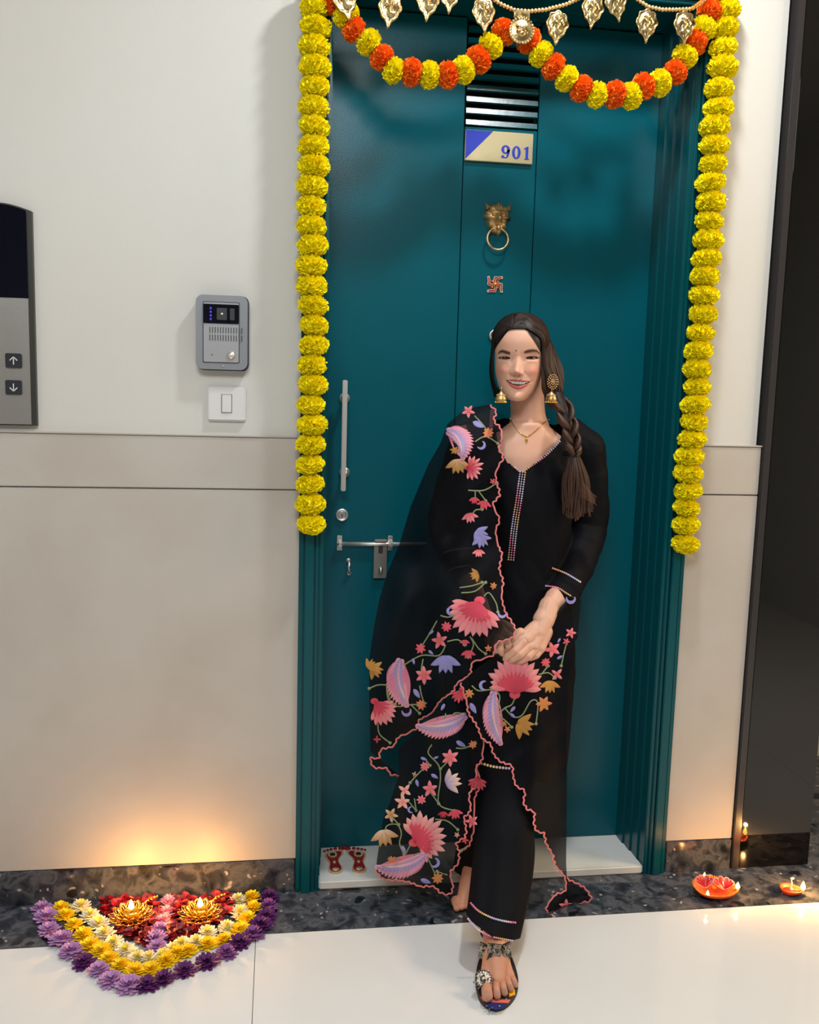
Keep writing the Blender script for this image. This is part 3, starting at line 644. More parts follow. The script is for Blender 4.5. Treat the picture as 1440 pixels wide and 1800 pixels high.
# ------------------------------------------------------------------ flower rangoli
def mum_mesh(name, mats, R0, layers=4, n0=15, width=.22, seed=1, hgt=.5):
    rnd = random.Random(seed); mb = MB()
    for l in range(layers):
        f = 1-l/layers; n = int(n0*(.55+.45*f)); elev = (l/layers)*1.15+.05; Lr = R0*(.45+.55*f)
        for k in range(n):
            a = 2*PI*(k+.5*(l % 2))/n+rnd.uniform(-.12, .12); el = elev+rnd.uniform(-.12, .12); Lp = Lr*rnd.uniform(.86, 1.08)
            d = Vector((math.cos(a)*math.cos(el), math.sin(a)*math.cos(el), math.sin(el))); t = Vector((-math.sin(a), math.cos(a), 0)); n_ = d.cross(t)*-1
            b0 = Vector((0, 0, R0*hgt*.25+l*R0*.07)); w_ = R0*width*(.7+.3*f)
            P = [b0+t*w_*.25, b0-t*w_*.25, b0+d*Lp*.55+t*w_*.55+n_*R0*.03, b0+d*Lp*.55-n_*R0*.03, b0+d*Lp*.55-t*w_*.55+n_*R0*.03, b0+d*Lp*.92+t*w_*.38+Vector((0, 0, R0*.05)), b0+d*Lp*1.0+Vector((0, 0, R0*.07)), b0+d*Lp*.92-t*w_*.38+Vector((0, 0, R0*.05))]
            for p in P: p.z = max(p.z, .001)
            mb.add(P, [(0, 2, 3, 1), (1, 3, 4), (2, 5, 6, 3), (3, 6, 7, 4)], 1 if (l >= layers-1 and len(mats) > 1) else 0)
    mb.ell((0, 0, R0*hgt*.35), (R0*.4, R0*.4, R0*.28), 10, 6, 1 if len(mats) > 1 else 0)
    me = mb.mesh(name)
    for m_ in mats: me.materials.append(m_)
    return me
RF = .0285
MUM = {'Y': [mum_mesh('chrysanthemum', [M['chY']], RF, 5, 17, .26, s) for s in (1, 2)], 'W': [mum_mesh('chrysanthemum', [M['chW'], M['chYc']], RF, 5, 15, .28, s) for s in (3, 4)],
       'L': [mum_mesh('chrysanthemum', [M['chL']], RF*1.12, 4, 15, .30, s) for s in (5, 6)], 'P': [mum_mesh('chrysanthemum', [M['chP']], RF*1.12, 4, 12, .34, s) for s in (7, 8)],
       'M': [mum_mesh('chrysanthemum', [M['chM']], RF*1.08, 4, 13, .32, s) for s in (9,)], 'K': [mum_mesh('chrysanthemum', [M['chK']], RF*.95, 4, 13, .30, s) for s in (10,)]}
ORD = ['first', 'second', 'third', 'fourth', 'fifth', 'sixth', 'seventh', 'eighth', 'ninth', 'tenth', 'eleventh', 'twelfth', 'thirteenth', 'fourteenth', 'fifteenth', 'sixteenth', 'seventeenth', 'eighteenth', 'nineteenth', 'twentieth', 'twenty-first', 'twenty-second']
CN = {'Y': 'bright yellow', 'W': 'cream white', 'L': 'pale lilac', 'P': 'deep purple', 'M': 'mid purple', 'K': 'pale pink'}
def row(pts, cols, rowname, grp, zc):
    for i, (x, y) in enumerate(pts):
        c = cols[i]; me = MUM[c][i % len(MUM[c])]; p = atz(x/2.77, 1440+y/2.77, zc+.012)
        o = bpy.data.objects.new('chrysanthemum', me); o.location = (p.x, min(p.y, -.045), zc+(.0015 if p.y > -.196 else 0)); o.rotation_euler = (random.uniform(-.12, .12), random.uniform(-.12, .12), random.uniform(0, 6.28)); sc = random.uniform(.9, 1.08); o.scale = (sc, sc, sc*.9)
        link(o); tag(o, '%s chrysanthemum, %s from the left in %s' % (CN[c], ORD[i], rowname), 'flower', grp)
row([(205, 420), (228, 470), (238, 530), (300, 580), (345, 635), (405, 685), (480, 722), (540, 770), (625, 800), (715, 795), (800, 765), (900, 725), (1008, 685), (1100, 640), (1165, 590), (1232, 552), (1268, 510), (1298, 465), (1308, 415), (1310, 355)],
    'LLLLLPLLLPPPPMPMPPMP', 'the outer purple arc', 'outer arc of purple and lilac flowers', 0)
row([(298, 420), (318, 465), (360, 508), (405, 560), (440, 608), (495, 630), (530, 668), (588, 702), (655, 730), (735, 722), (808, 682), (860, 645), (915, 632), (1010, 598), (1090, 580), (1165, 528), (1205, 480), (1232, 425), (1228, 360)], 'Y'*19, 'the middle yellow arc', 'middle arc of yellow flowers', 0)
row([(393, 418), (438, 465), (480, 505), (510, 552), (555, 592), (612, 630), (668, 665), (728, 672), (795, 655), (845, 622), (885, 600), (955, 590), (1010, 545), (1105, 518), (1165, 450), (1160, 390)], 'W'*16, 'the inner cream arc', 'inner arc of cream flowers', .0)
row([(825, 355), (820, 400), (810, 445), (793, 488), (780, 530), (760, 572), (765, 612)], 'KKKKLLL', 'the middle spoke, counted down', 'pink spoke between the two lamps', .004)
# rose petals
def petal_mesh(seed):
    rnd = random.Random(seed); mb = MB(); vs = []; n = 5
    for j in range(n):
        for i in range(n):
            u, v = i/(n-1)*2-1, j/(n-1)
            ww = .013*math.sin(PI*min(1, v*.8+.2))**.7
            vs.append((u*ww, v*.026-.013, .004*u*u+.004*(v-.5)**2*2+rnd.uniform(-.0008, .0008)))
    mb.add(vs, [(j*n+i, j*n+i+1, (j+1)*n+i+1, (j+1)*n+i) for j in range(n-1) for i in range(n-1)]); me = mb.mesh('rose_petal', True); me.materials.append(M['rose']); return me
RPM = [petal_mesh(s) for s in range(4)]
PA = [(452, 372), (520, 375), (600, 375), (760, 360), (775, 420), (770, 500), (735, 600), (690, 625), (600, 560), (545, 500), (500, 440)]
PB = [(850, 340), (960, 345), (1125, 330), (1135, 430), (1100, 480), (1010, 515), (950, 560), (880, 590), (815, 610), (800, 540), (840, 460)]
def inpoly(p, pl):
    c = False; j = len(pl)-1
    for i in range(len(pl)):
        if (pl[i][1] > p[1]) != (pl[j][1] > p[1]) and p[0] < (pl[j][0]-pl[i][0])*(p[1]-pl[i][1])/(pl[j][1]-pl[i][1])+pl[i][0]: c = not c
        j = i
    return c
for pl, side, n in ((PA, 'left', 125), (PB, 'right', 125)):
    k = 0
    while k < n:
        x, y = random.uniform(440, 1150), random.uniform(320, 640)
        if not inpoly((x, y), pl): continue
        p = atz(x/2.77, 1440+y/2.77, .008)
        if p.y > -.026: continue
        o = bpy.data.objects.new('rose_petal', RPM[k % 4]); o.location = (p.x, p.y, random.uniform(.005, .016)); o.rotation_euler = (random.uniform(-.5, .5), random.uniform(-.5, .5), random.uniform(0, 6.28))
        link(o); tag(o, 'loose red rose petal in the bed around the %s tealight' % side, 'petal', 'rose petals around the %s tealight' % side); k += 1

# ------------------------------------------------------------------ lamps
def flame(parent, p, h, r, nm='flame', energy=.5, lift=.0):
    mb = MB(); prof = [(.0005, 0), (r*.75, h*.15), (r, h*.32), (r*.8, h*.55), (r*.4, h*.8), (.0004, h)]
    mb.lathe(prof, 12, p); o = mb.build(nm, M['flame'], parent, True)
    l = bpy.data.lights.new('flame_light', 'POINT'); l.energy = energy; l.color = (1, .48, .14); l.shadow_soft_size = .005; lo = bpy.data.objects.new('flame_light', l); lo.location = (p[0], p[1], p[2]+h*1.0+.007); COL.objects.link(lo)
    o.visible_shadow = True
    return o
def tealight(px_, py_, lab, seed):
    p = atz(px_, py_, .02); cy_ = min(p.y, -.075); c = Vector((p.x, cy_, .016))
    e = empty('tealight_holder', c, lab, 'candle holder', 'filigree tealight holders')
    mb = MB(); mb.lathe([(.022, 0), (.024, .002), (.024, .004), (.02, .003), (.001, .003)], 24, tuple(c)); mb.build('tray', M['shinygold'], e, True)
    for ring, (n, r0, r1, z0, z1, w_) in enumerate(((12, .022, .054, .003, .012, .010), (12, .020, .042, .006, .022, .009), (10, .018, .032, .008, .026, .0075))):
        for k in range(n):
            a = 2*PI*(k+.5*ring)/n; d = Vector((math.cos(a), math.sin(a), 0)); t = Vector((-d.y, d.x, 0)); mb = MB()
            loop = []
            for q in range(15):
                u = q/14; ang = u*2*PI; rr = r0+(r1-r0)*(.5-.5*math.cos(ang)); wd = w_*math.sin(ang); zz = z0+(z1-z0)*((rr-r0)/(r1-r0))**1.5
                loop.append(c+d*rr+t*wd+Vector((0, 0, zz)))
            mb.tube(loop, .0011, 6, caps=False)
            mb.tube([c+d*r0+Vector((0, 0, z0)), c+d*(r0+r1)/2+Vector((0, 0, (z0+z1)/2-.001)), c+d*r1+Vector((0, 0, z1))], .0009, 5)
            mb.ell(c+d*r1+Vector((0, 0, z1)), .0022, 6, 4)
            mb.build('filigree_petal', M['shinygold'], e, True)
    mb = MB(); mb.tube([c+Vector((.02, .02, .012)), c+Vector((.036, .035, .028)), c+Vector((.052, .036, .034)), c+Vector((.058, .034, .03))], .0014, 6)
    for k in range(5): mb.ell(c+Vector((.030+.007*k, .031+.001*k, .022+.003*k)), .003, 8, 5)
    mb.build('side_sprig', M['shinygold'], e, True)
    cd = empty('tealight', c+Vector((0, 0, .006)), 'lit yellow tealight candle in the %s filigree holder' % ('left' if seed == 0 else 'right'), 'candle', 'lit tealights')
    mb = MB(); mb.lathe([(.0165, .0), (.0175, .001), (.0175, .015), (.0168, .015), (.0165, .0125)], 24, tuple(c+Vector((0, 0, .006)))); mb.build('metal_cup', M['shinygold'], cd, True)
    mb = MB(); mb.lathe([(.0162, .002), (.0162, .0125), (.001, .0122)], 24, tuple(c+Vector((0, 0, .006)))); mb.build('wax', M['wax'], cd, True)
    mb = MB(); mb.tube([c+Vector((0, 0, .018)), c+Vector((.0005, 0, .025))], .0008, 5); mb.build('wick', M['dkplastic'], cd)
    flame(cd, tuple(c+Vector((0, 0, .022))), .027, .0072, energy=1.15)
tealight(231, 1611, 'left gold filigree petal tealight holder among red rose petals', 0)
tealight(352, 1607, 'right gold filigree petal tealight holder among red rose petals', 1)
# lotus diya
def lotus(px_, py_):
    p = atz(px_, py_, .02); c = Vector((p.x, p.y, .002)); e = empty('lotus_diya', c, 'orange clay diya with painted red lotus petals and three flames', 'oil lamp')
    n = 48
    def rad(a, z): return (.030+.022*min(1, z/.018))*(1+.10*(.5+.5*math.cos(3*(a+.35)))**3)
    mb = MB(); vs = []; zs = [0, .002, .008, .016, .024, .025, .021, .014, .011]; ks = [.72, .86, .98, 1.06, 1.12, 1.06, .98, .8, .1]
    for z, k in zip(zs, ks):
        for i in range(n): a = 2*PI*i/n; r = rad(a, z)*k; vs.append(c+Vector((r*math.cos(a), r*math.sin(a)*.9, z)))
    mb.add(vs, [(j*n+i, j*n+(i+1) % n, (j+1)*n+(i+1) % n, (j+1)*n+i) for j in range(len(zs)-1) for i in range(n)]+[tuple(range(n-1, -1, -1)), tuple((len(zs)-1)*n+i for i in range(n))])
    mb.build('clay_bowl', M['clay'], e, True)
    mb = MB()
    for i in range(60): a = 2*PI*i/60; r = rad(a, .024)*1.10; mb.ell(c+Vector((r*math.cos(a), r*math.sin(a)*.9, .0255)), .0019, 6, 4)
    mb.build('dotted_rim', M['yellowpaint'], e, True)
    for cx, cz, rot0, nn in ((-.026, .006, PI*.55, 5), (.020, -.006, PI*.42, 6)):
        for k in range(nn):
            a = rot0+(k-(nn-1)/2)*.50; d = Vector((math.cos(a)*.95, math.sin(a)*.55, .62)).normalized(); t = Vector((-math.sin(a), math.cos(a), 0)); b0 = c+Vector((cx, cz-.006, .022)); Lp = .034; mb = MB(); mw = MB(); P = []
            for q in range(17):
                u = q/16*2*PI; rr = Lp*(.5-.5*math.cos(u)); wd = .0078*math.sin(u)*(1-.35*math.cos(u)); P.append(b0+d*rr+t*wd)
            mb.add([b0+d*Lp*.5+Vector((0, -.0004, .002))]+P[:-1], [(0, 1+q, 1+(q+1) % 16) for q in range(16)]); o = mb.build('lotus_petal', M['redpaint'], e)
            mw.tube(P, .0007, 5, caps=False); mw.build('petal_outline', M['whitepaint'], o)
    mb = MB(); mb.ell(c+Vector((0, 0, .022)), (.007, .007, .006)); mb.build('oil_cup', M['yellowpaint'], e, True)
    for a, en, sc in ((-.35, .4, 1.0), (1.62, .06, .55), (-2.3, .07, .7)):
        r = rad(a, .024)*1.05; q = c+Vector((r*math.cos(a), r*math.sin(a)*.9, .024)); mb = MB(); mb.tube([q-Vector((math.cos(a), math.sin(a), 0))*.01, q+Vector((0, 0, .004))], .0016, 6); mb.build('wick', M['bead'], e)
        flame(e, tuple(q), .020*sc, .0058*sc, energy=en)
lotus(1256, 1562)
def diya(px_, py_):
    p = atz(px_, py_, .01); c = Vector((p.x, p.y, .002)); e = empty('clay_diya', c, 'small orange clay diya lit near the right end of stone border', 'oil lamp'); n = 40
    mb = MB(); vs = []; zs = [0, .003, .009, .017, .0175, .012, .007, .005]; ks = [.45, .62, .85, 1.0, .92, .8, .55, .1]
    for z, k in zip(zs, ks):
        for i in range(n): a = 2*PI*i/n; s = 1+.42*max(0, math.cos(a+.45))**6; r = .026*k*s; vs.append(c+Vector((r*math.cos(a), r*math.sin(a), z)))
    mb.add(vs, [(j*n+i, j*n+(i+1) % n, (j+1)*n+(i+1) % n, (j+1)*n+i) for j in range(len(zs)-1) for i in range(n)]+[tuple(range(n-1, -1, -1)), tuple((len(zs)-1)*n+i for i in range(n))]); mb.build('clay_bowl', M['clay'], e, True)
    mb = MB(); mb.ell(c+Vector((0, 0, .0095)), (.017, .017, .002)); mb.build('oil', M['clayin'], e, True)
    q = c+Vector((.033*math.cos(-.45), .033*math.sin(-.45), .016)); mb = MB(); mb.tube([c+Vector((0, 0, .012)), q], .0018, 6); mb.build('wick', M['bead'], e); flame(e, tuple(q), .026, .0065, energy=1.5)
    mb = MB(); mb.tube([c+Vector((.004, 0, .01)), c+Vector((.006, 0, .026)), c+Vector((.003, 0, .042))], .0012, 6); mb.ell(c+Vector((.005, 0, .044)), (.006, .003, .003), 10, 6); mb.ell(c+Vector((.004, -.002, .014)), (.004, .004, .004), 8, 6); mb.build('cotton_wick', M['chW'], e, True)
diya(1388, 1566)
# ------------------------------------------------------------------ the woman
SKIN = (220, 170, 145)
M['skin'] = mat('skin', SKIN, .48, vcol=True, spec=.4, sss=.12, bump=(500, .04))
M['hair'] = mat('dark_brown_hair', (46, 30, 24), .38, vcol=True, spec=.32, bump=(900, .25))
M['kurta'] = mat('black_cotton', (8, 9, 15), .7, spec=.14, bump=(300, .15))
M['organza'] = mat('sheer_black_organza', (5, 6, 13), .6, spec=.12, alpha=.87, bump=(350, .3))
M['thread'] = mat('embroidery_thread', (255, 255, 255), .6, spec=.3, vcol=True, bump=(700, .5))
M['trim'] = mat('beaded_trim', (255, 255, 255), .4, vcol=True)
M['tooth'] = mat('teeth_enamel', (240, 232, 222), .25, spec=.5)
M['eye'] = mat('eyeball', (28, 14, 12), .08, spec=.6)
M['sclera'] = mat('eye_white', (120, 108, 104), .15)
M['silver'] = mat('oxidised_silver', (176, 168, 156), .35, metal=1., var=(160, (70, 64, 58), .45, .6), bump=(300, .5))
M['leather'] = mat('dark_sandal_leather', (38, 32, 32), .6)
M['thinggold'] = mat('necklace_gold', (235, 190, 90), .25, metal=1.)
woman = empty('person', at(900, 1560, 0), 'smiling woman in black embroidered kurta and sheer dupatta, long braid, leaning on the green door', 'person')
woman.location.z = 0

def realize(o, name):
    dg = bpy.context.evaluated_depsgraph_get(); me = bpy.data.meshes.new_from_object(o.evaluated_get(dg)); me.name = name
    bpy.data.objects.remove(o); return me
def fuse(mb, vox, smooth=6, f=.5):
    me = mb.mesh('tmp'); o = bpy.data.objects.new('tmp', me); COL.objects.link(o)
    r = o.modifiers.new('r', 'REMESH'); r.mode = 'VOXEL'; r.voxel_size = vox; r.use_smooth_shade = True
    s = o.modifiers.new('s', 'SMOOTH'); s.iterations = smooth; s.factor = f
    return realize(o, 'fused')
def getv(me): a = np.empty(len(me.vertices)*3, dtype=np.float64); me.vertices.foreach_get('co', a); return a.reshape(-1, 3)
def setv(me, a): me.vertices.foreach_set('co', a.astype(np.float32).ravel()); me.update()
def setcol(me, c):
    a = me.color_attributes.get('Col') or me.color_attributes.new('Col', 'FLOAT_COLOR', 'POINT')
    a.data.foreach_set('color', np.hstack([c, np.ones((len(c), 1))]).astype(np.float32).ravel())
def project(P):
    V_ = P-np.array(CAM); w_ = V_@np.array(FW); return 720+FOC*(V_@np.array(RT))/w_, 900-FOC*(V_@np.array(UP))/w_
def join_meshes(lst, name):
    vs, fs, cs = [], [], []; b = 0
    for me in lst:
        v = getv(me); vs.append(v); a = np.empty(len(v)*4, dtype=np.float32); me.color_attributes['Col'].data.foreach_get('color', a); cs.append(a.reshape(-1, 4)[:, :3])
        fs += [tuple(i+b for i in p.vertices) for p in me.polygons]; b += len(v)
    me = bpy.data.meshes.new(name); me.from_pydata(np.vstack(vs).tolist(), [], fs); setcol(me, np.vstack(cs)); return shade(me)

# ---- head: a shaped shell in its own frame, u right, v up, d towards the viewer (mm)
HS = .00141
hc = at(912, 640, -.075)
HF = (CAM-hc).normalized(); HR = Vector((0, 0, 1)).cross(HF).normalized(); HR = (HR*math.cos(ROLL)+HF.cross(HR)*math.sin(ROLL)*-1).normalized(); HU = HF.cross(HR).normalized()
def head_w(u, v, d): return hc+HR*(u*.001)+HU*(v*.001)+HF*((d-62)*.001)
vk = np.array([-93, -91, -86, -78, -68, -55, -40, -25, -5, 15, 35, 60, 85, 103, 115, 122, 124.])
lk_ = np.array([0, 15, 26, 34, 42, 48.5, 53.5, 57.5, 60, 61.5, 64, 67, 62, 50, 34, 14, 0.])     # left half width
rk_ = np.array([0, 15, 26, 34, 43, 50, 55.5, 59, 61.5, 63, 65, 68, 63, 50, 34, 14, 0.])
ck_ = np.array([0, 0, 0, 0, .5, 0, 0, 0, 0, 0, 0, 0, 0, 0, 0, 0, 0.])
fk_ = np.array([58, 70, 77, 79, 78, 77, 77, 77, 78, 79, 83, 83, 72, 56, 38, 18, 0.])        # front depth
bk_ = np.array([-30, -22, -10, 0, 12, 30, 48, 62, 78, 88, 94, 92, 78, 58, 38, 18, 0.])      # back depth
def smooth_interp(x, xp, fp):
    # monotone-ish cubic through keys
    m = np.gradient(fp, xp); i = np.clip(np.searchsorted(xp, x)-1, 0, len(xp)-2); h = xp[i+1]-xp[i]; t = (x-xp[i])/h
    return (2*t**3-3*t**2+1)*fp[i]+(t**3-2*t**2+t)*h*m[i]+(-2*t**3+3*t**2)*fp[i+1]+(t**3-t**2)*h*m[i+1]
def make_head():
    NV, NT = 250, 330
    sv = np.linspace(0, 1, NV); vv = -93+217*(.5-.5*np.cos(PI*sv))*.25+217*sv*.75
    tt = np.concatenate([np.linspace(-1.85, 1.85, 270), np.linspace(1.85, 2*PI-1.85, 62)[1:-1]])
    NT = len(tt); V_, T_ = np.meshgrid(vv, tt, indexing='ij')
    lw = np.maximum(smooth_interp(V_, vk, lk_), 0); rw = np.maximum(smooth_interp(V_, vk, rk_), 0); f = smooth_interp(V_, vk, fk_); b = smooth_interp(V_, vk, bk_)
    n = 2.35; s, c = np.sin(T_), np.cos(T_)
    U = np.where(s > 0, rw, lw)*np.sign(s)*np.abs(s)**(2/n); D_ = np.where(c > 0, f, b)*np.sign(c)*np.abs(c)**(2/n)
    U = U+.0*V_; fr = np.clip((c+.15)/.5, 0, 1)
    def g(cu, cv, su, sv_, a, rot=0.):
        du, dv = U-cu, V_-cv; cr_, sr_ = math.cos(rot), math.sin(rot); x, y = du*cr_+dv*sr_, -du*sr_+dv*cr_; return a*np.exp(-(x/su)**2-(y/sv_)**2)
    D0 = D_.copy()
    # nose
    xn = U-(-3-(14-V_)*.02)
    ridge = np.clip((20-V_)/36, 0, 1); wid = 5+6.0*ridge
    body = np.exp(-np.abs(xn/wid)**2.2)*(2+19.5*ridge**1.2)*np.where(V_ < -20, np.exp(-((V_+20)/6.0)**2), 1)*np.where(V_ > 20, np.exp(-((V_-20)/10)**2), 1)
    D_ = D_+fr*(body+g(-4, -18, 7.5, 6.5, 3.5)+g(-15, -24, 5.0, 5, 6)+g(8.5, -23.5, 5.0, 5, 6)-g(-9, -28.6, 3.0, 1.7, 3.5)-g(2.8, -28.2, 3.0, 1.7, 3.5)-g(-21.5, -23, 2.2, 6, 1.6)-g(15, -22, 2.2, 6, 1.6))
    # sockets, lids, brows, cheeks
    D_ = D_+fr*(-g(-35, 16, 16, 9, 7.5)-g(31, 20, 17, 9, 7.5)+g(-36, 16.5, 13, 3.5, 2.3)+g(31, 20.5, 14, 3.5, 2.3)+g(-36, 5, 13, 4, 2.0)+g(32, 9, 13, 4, 2.0)
               +g(-36, 27, 16, 5, 1.6)+g(30, 31, 17, 5, 1.6)-g(-19, 8, 5, 8, 2.5)-g(13, 10, 5, 8, 2.5)
               +g(-37, -20, 13, 12, 5.5)+g(36, -17, 13, 12, 5.5)+g(-1, -80, 14, 9, 3.5)-g(0, -66, 12, 4, 2.2))
    # nasolabial folds
    for sg, nx, ny, mx_, my_ in ((-1, -21, -22, -35, -45), (1, 16, -20, 39, -44)):
        for k in np.linspace(0, 1, 9): D_ = D_-fr*g(nx+(mx_-nx)*k+sg*2*math.sin(PI*k), ny+(my_-ny)*k, 2.6, 3.6, .75)
    D0m = None
    # mouth
    s_ = (U-1.7)/30.0; inm = np.abs(s_) < 1
    top = -42.5+1.2*s_**2; bot = -52.5+11.0*s_**2; lt = -37.8-3.6*s_**2+.9*np.abs(s_)-.9*np.exp(-(s_/.12)**2)+.9*np.exp(-((np.abs(s_)-.2)/.12)**2); lb = -62.0+20.3*s_**2
    openm = inm & (V_ < top) & (V_ > bot)
    lipU = inm & (V_ >= top) & (V_ < lt); lipL = inm & (V_ <= bot) & (V_ > lb)
    cu = np.clip((lt-V_)*(V_-top), 0, None)/np.maximum((lt-top)**2/4, .2); cl = np.clip((bot-V_)*(V_-lb), 0, None)/np.maximum((bot-lb)**2/4, .2)
    D_ = D_+fr*(np.where(inm, 1, 0)*(1.9*np.clip(cu, 0, 1)**.6*np.sqrt(np.clip(1-s_**2, 0, 1))*np.where(lipU, 1, 0)+2.8*np.clip(cl, 0, 1)**.6*np.sqrt(np.clip(1-s_**2, 0, 1))*np.where(lipL, 1, 0)))
    D_ = D_+fr*(g(1.5, -40, 26, 10, 1.5)-g(-30.5, -42, 3, 3, 2.0)-g(34, -41.5, 3, 3, 2.0))
    D0m = D_.copy()
    dist = np.clip(np.minimum(top-V_, V_-bot)/1.2, 0, 1); D_ = D_-np.where(openm, dist*9, 0)*fr
    # eyes (slits, smiling)
    eyes = []; global DPRE; DPRE = lambda u, v: float(D_pre.ravel()[np.argmin((U-u)**2+(V_-v)**2+1e4*(c < 0))]); D_pre = D0m
    for cu_, cv_, hw, sg, tl in ((-36, 10.8, 14.0, -1, .02), (31.5, 14.4, 15.0, 1, .07)):
        x = (U-cu_)/hw; yb = cv_+tl*(U-cu_); up = yb+3.6*np.sqrt(np.clip(1-x**2, 0, 1))+1.0; lo = yb-1.6*np.sqrt(np.clip(1-x**2, 0, 1))+1.2
        op = (np.abs(x) < .98) & (V_ < up) & (V_ > lo); D_ = D_-fr*np.where(op, np.clip(np.minimum(up-V_, V_-lo)/.7, 0, 1)*3.2, 0)
        eyes.append((op, x, up, lo, cu_, cv_, hw, sg, tl))
    # colours
    C = np.zeros(U.shape+(3,)); C[:] = lin(*SKIN)
    def mix(mask, col): C[:] = C*(1-mask[..., None])+np.array(lin(*col))*mask[..., None]
    sm = lambda x: np.clip(x, 0, 1)
    mix(fr*.55*np.exp(-((U+40)/16)**2-((V_+18)/12)**2), (214, 120, 108)); mix(fr*.55*np.exp(-((U-40)/16)**2-((V_+15)/12)**2), (214, 120, 108))
    mix(.5*fr*np.exp(-((U+3)/9)**2-((V_+4)/26)**2), (222, 172, 146)); mix(.35*fr*np.exp(-((U+9)/4)**2-((V_+29)/2)**2), (120, 70, 60)); mix(.35*fr*np.exp(-((U-3)/4)**2-((V_+29)/2)**2), (120, 70, 60))
    mix(np.where(lipU & (c > .2), .95, 0)*1.0, (172, 82, 78)); mix(np.where(lipL & (c > .2), .95, 0)*1.0, (190, 92, 88)); mix(np.where(openm & (c > .2), 1., 0)*sm(dist*2), (70, 18, 20))
    for op, x, up, lo, cu_, cv_, hw, sg, tl in eyes:
        mix(np.where(c > .2, 1, 0)*.30*np.exp(-((U-cu_)/16)**2-((V_-cv_-4)/5)**2), (150, 84, 74))
        dd = np.minimum(np.abs(V_-up), 3); line = np.where((np.abs(x) < 1.03), sm(2.0-np.abs(V_-up-.5)*1.0), 0); line = np.maximum(line, np.where(np.abs(x) < 1, sm(1.0-np.abs(V_-lo+.2)*1.3)*.8, 0))
        wing = sm(1.3-np.abs(V_-(cv_+tl*(U-cu_)+1.2+.28*(sg*(U-cu_)-hw)))*1.1)*np.where((sg*(U-cu_) > hw*.9) & (sg*(U-cu_) < hw*1.25), 1, 0)
        mix(np.where(c > .1, 1, 0)*np.maximum(line, wing), (22, 12, 14)); mix(np.where(op & (c > .1), .9, 0.), (40, 20, 18))
        # brow
    for pts_, sg in (([(-54, 20), (-50, 27.0), (-42, 29.5), (-30, 26.5), (-22, 24.5)], -1), ([(11, 28.5), (20, 32.0), (32, 34.5), (42, 34), (51, 27)], 1)):
        px_ = np.array([p[0] for p in pts_], float); pv_ = np.array([p[1] for p in pts_], float)
        yc = np.interp(U, px_, pv_); ins = sm((U-px_[0]+1)/3)*sm((px_[-1]+1-U)/3); tk = np.interp(U, px_, [1.3, 3.0, 3.8, 4.2, 3.0] if sg < 0 else [3.0, 4.2, 3.8, 3.0, 1.3])
        mix(np.where(c > .05, 1, 0)*ins*sm(1.5-np.abs(V_-yc)/tk)*.93, (34, 20, 18))
    mix(np.where(c > .2, 1, 0)*sm(2.2-np.hypot(U+8.5, V_-32)*.95), (30, 16, 20))
    # scalp
    hl = 84-(U-2)**2*.006-np.where(U > 8, (U-8)*.95, 0)+np.where(U < -30, (U+30)*.9, 0)
    scalp = sm((V_-hl)/4); side = sm((np.abs(U+0)-np.where(U < 0, 60.5, 58))/3)*np.where(V_ > -35, 1, 0); back = sm((.05-c)/.15)
    mix(np.maximum(np.maximum(scalp, side*0), back*np.where(V_ > -62, 1, 0)), (28, 20, 18))
    P = np.array(hc)+U[..., None]*.001*np.array(HR)+V_[..., None]*.001*np.array(HU)+(D_-62)[..., None]*.001*np.array(HF)
    P = P.reshape(-1, 3); fs = [(i*NT+k, i*NT+(k+1) % NT, (i+1)*NT+(k+1) % NT, (i+1)*NT+k) for i in range(NV-1) for k in range(NT)]
    fs += [tuple(range(NT-1, -1, -1)), tuple((NV-1)*NT+k for k in range(NT))]
    me = bpy.data.meshes.new('head'); me.from_pydata(P.tolist(), [], fs); setcol(me, C.reshape(-1, 3)); return me
head_me = make_head()

# ---- joints
def J(x, y, Y): return at(x, y, Y)
neck0, neck1 = J(925, 672, .012), J(930, 760, .012)
shL, shR = J(822, 772, -.025), J(1030, 788, -.02)
elL, wrL = J(795, 935, -.008), J(850, 1085, -.155)
elR, cuR, wrR = J(1040, 930, .02), J(990, 1035, -.085), J(953, 1090, -.150)
hipL, hipR = J(880, 1150, .03), J(955, 1150, .03)
def skincol(me, extra=None):
    v = getv(me); C = np.zeros((len(v), 3)); C[:] = lin(*SKIN)
    if extra: extra(v, C)
    setcol(me, C)
torso = MB()
torso.cone_chain([neck0, neck0.lerp(neck1, .6), neck1], [.044, .045, .056])
# shoulders, chest, waist, pelvis as stacked rings
def ring_loft(mb, rings, n=28):
    vs = []
    for c, rx, ry in rings:
        rx, ry = rx*.86, ry*.86
        for k in range(n): a = 2*PI*k/n; vs.append((c[0]+rx*math.cos(a), c[1]+ry*math.sin(a)*(1 if math.sin(a) > 0 else 1), c[2]))
    m = len(rings); mb.add(vs, [(j*n+k, j*n+(k+1) % n, (j+1)*n+(k+1) % n, (j+1)*n+k) for j in range(m-1) for k in range(n)]+[tuple(range(n-1, -1, -1)), tuple((m-1)*n+k for k in range(n))])
def ctr(x, y, Y): p = at(x, y, Y); return (p.x, p.y, p.z)
BR = [(ctr(928, 742, -.02), .050, .048), (ctr(928, 757, -.015), .085, .055), (ctr(926, 775, -.01), .128, .068), (ctr(926, 800, -.01), .140, .078), (ctr(926, 850, -.01), .128, .092), (ctr(926, 900, -.008), .112, .090), (ctr(925, 960, .0), .096, .078),
      (ctr(922, 1020, .01), .098, .078), (ctr(918, 1080, .02), .118, .085), (ctr(916, 1130, .03), .128, .09), (ctr(914, 1180, .03), .120, .085), (ctr(914, 1200, .03), .08, .07)]
ring_loft(torso, BR[::-1])
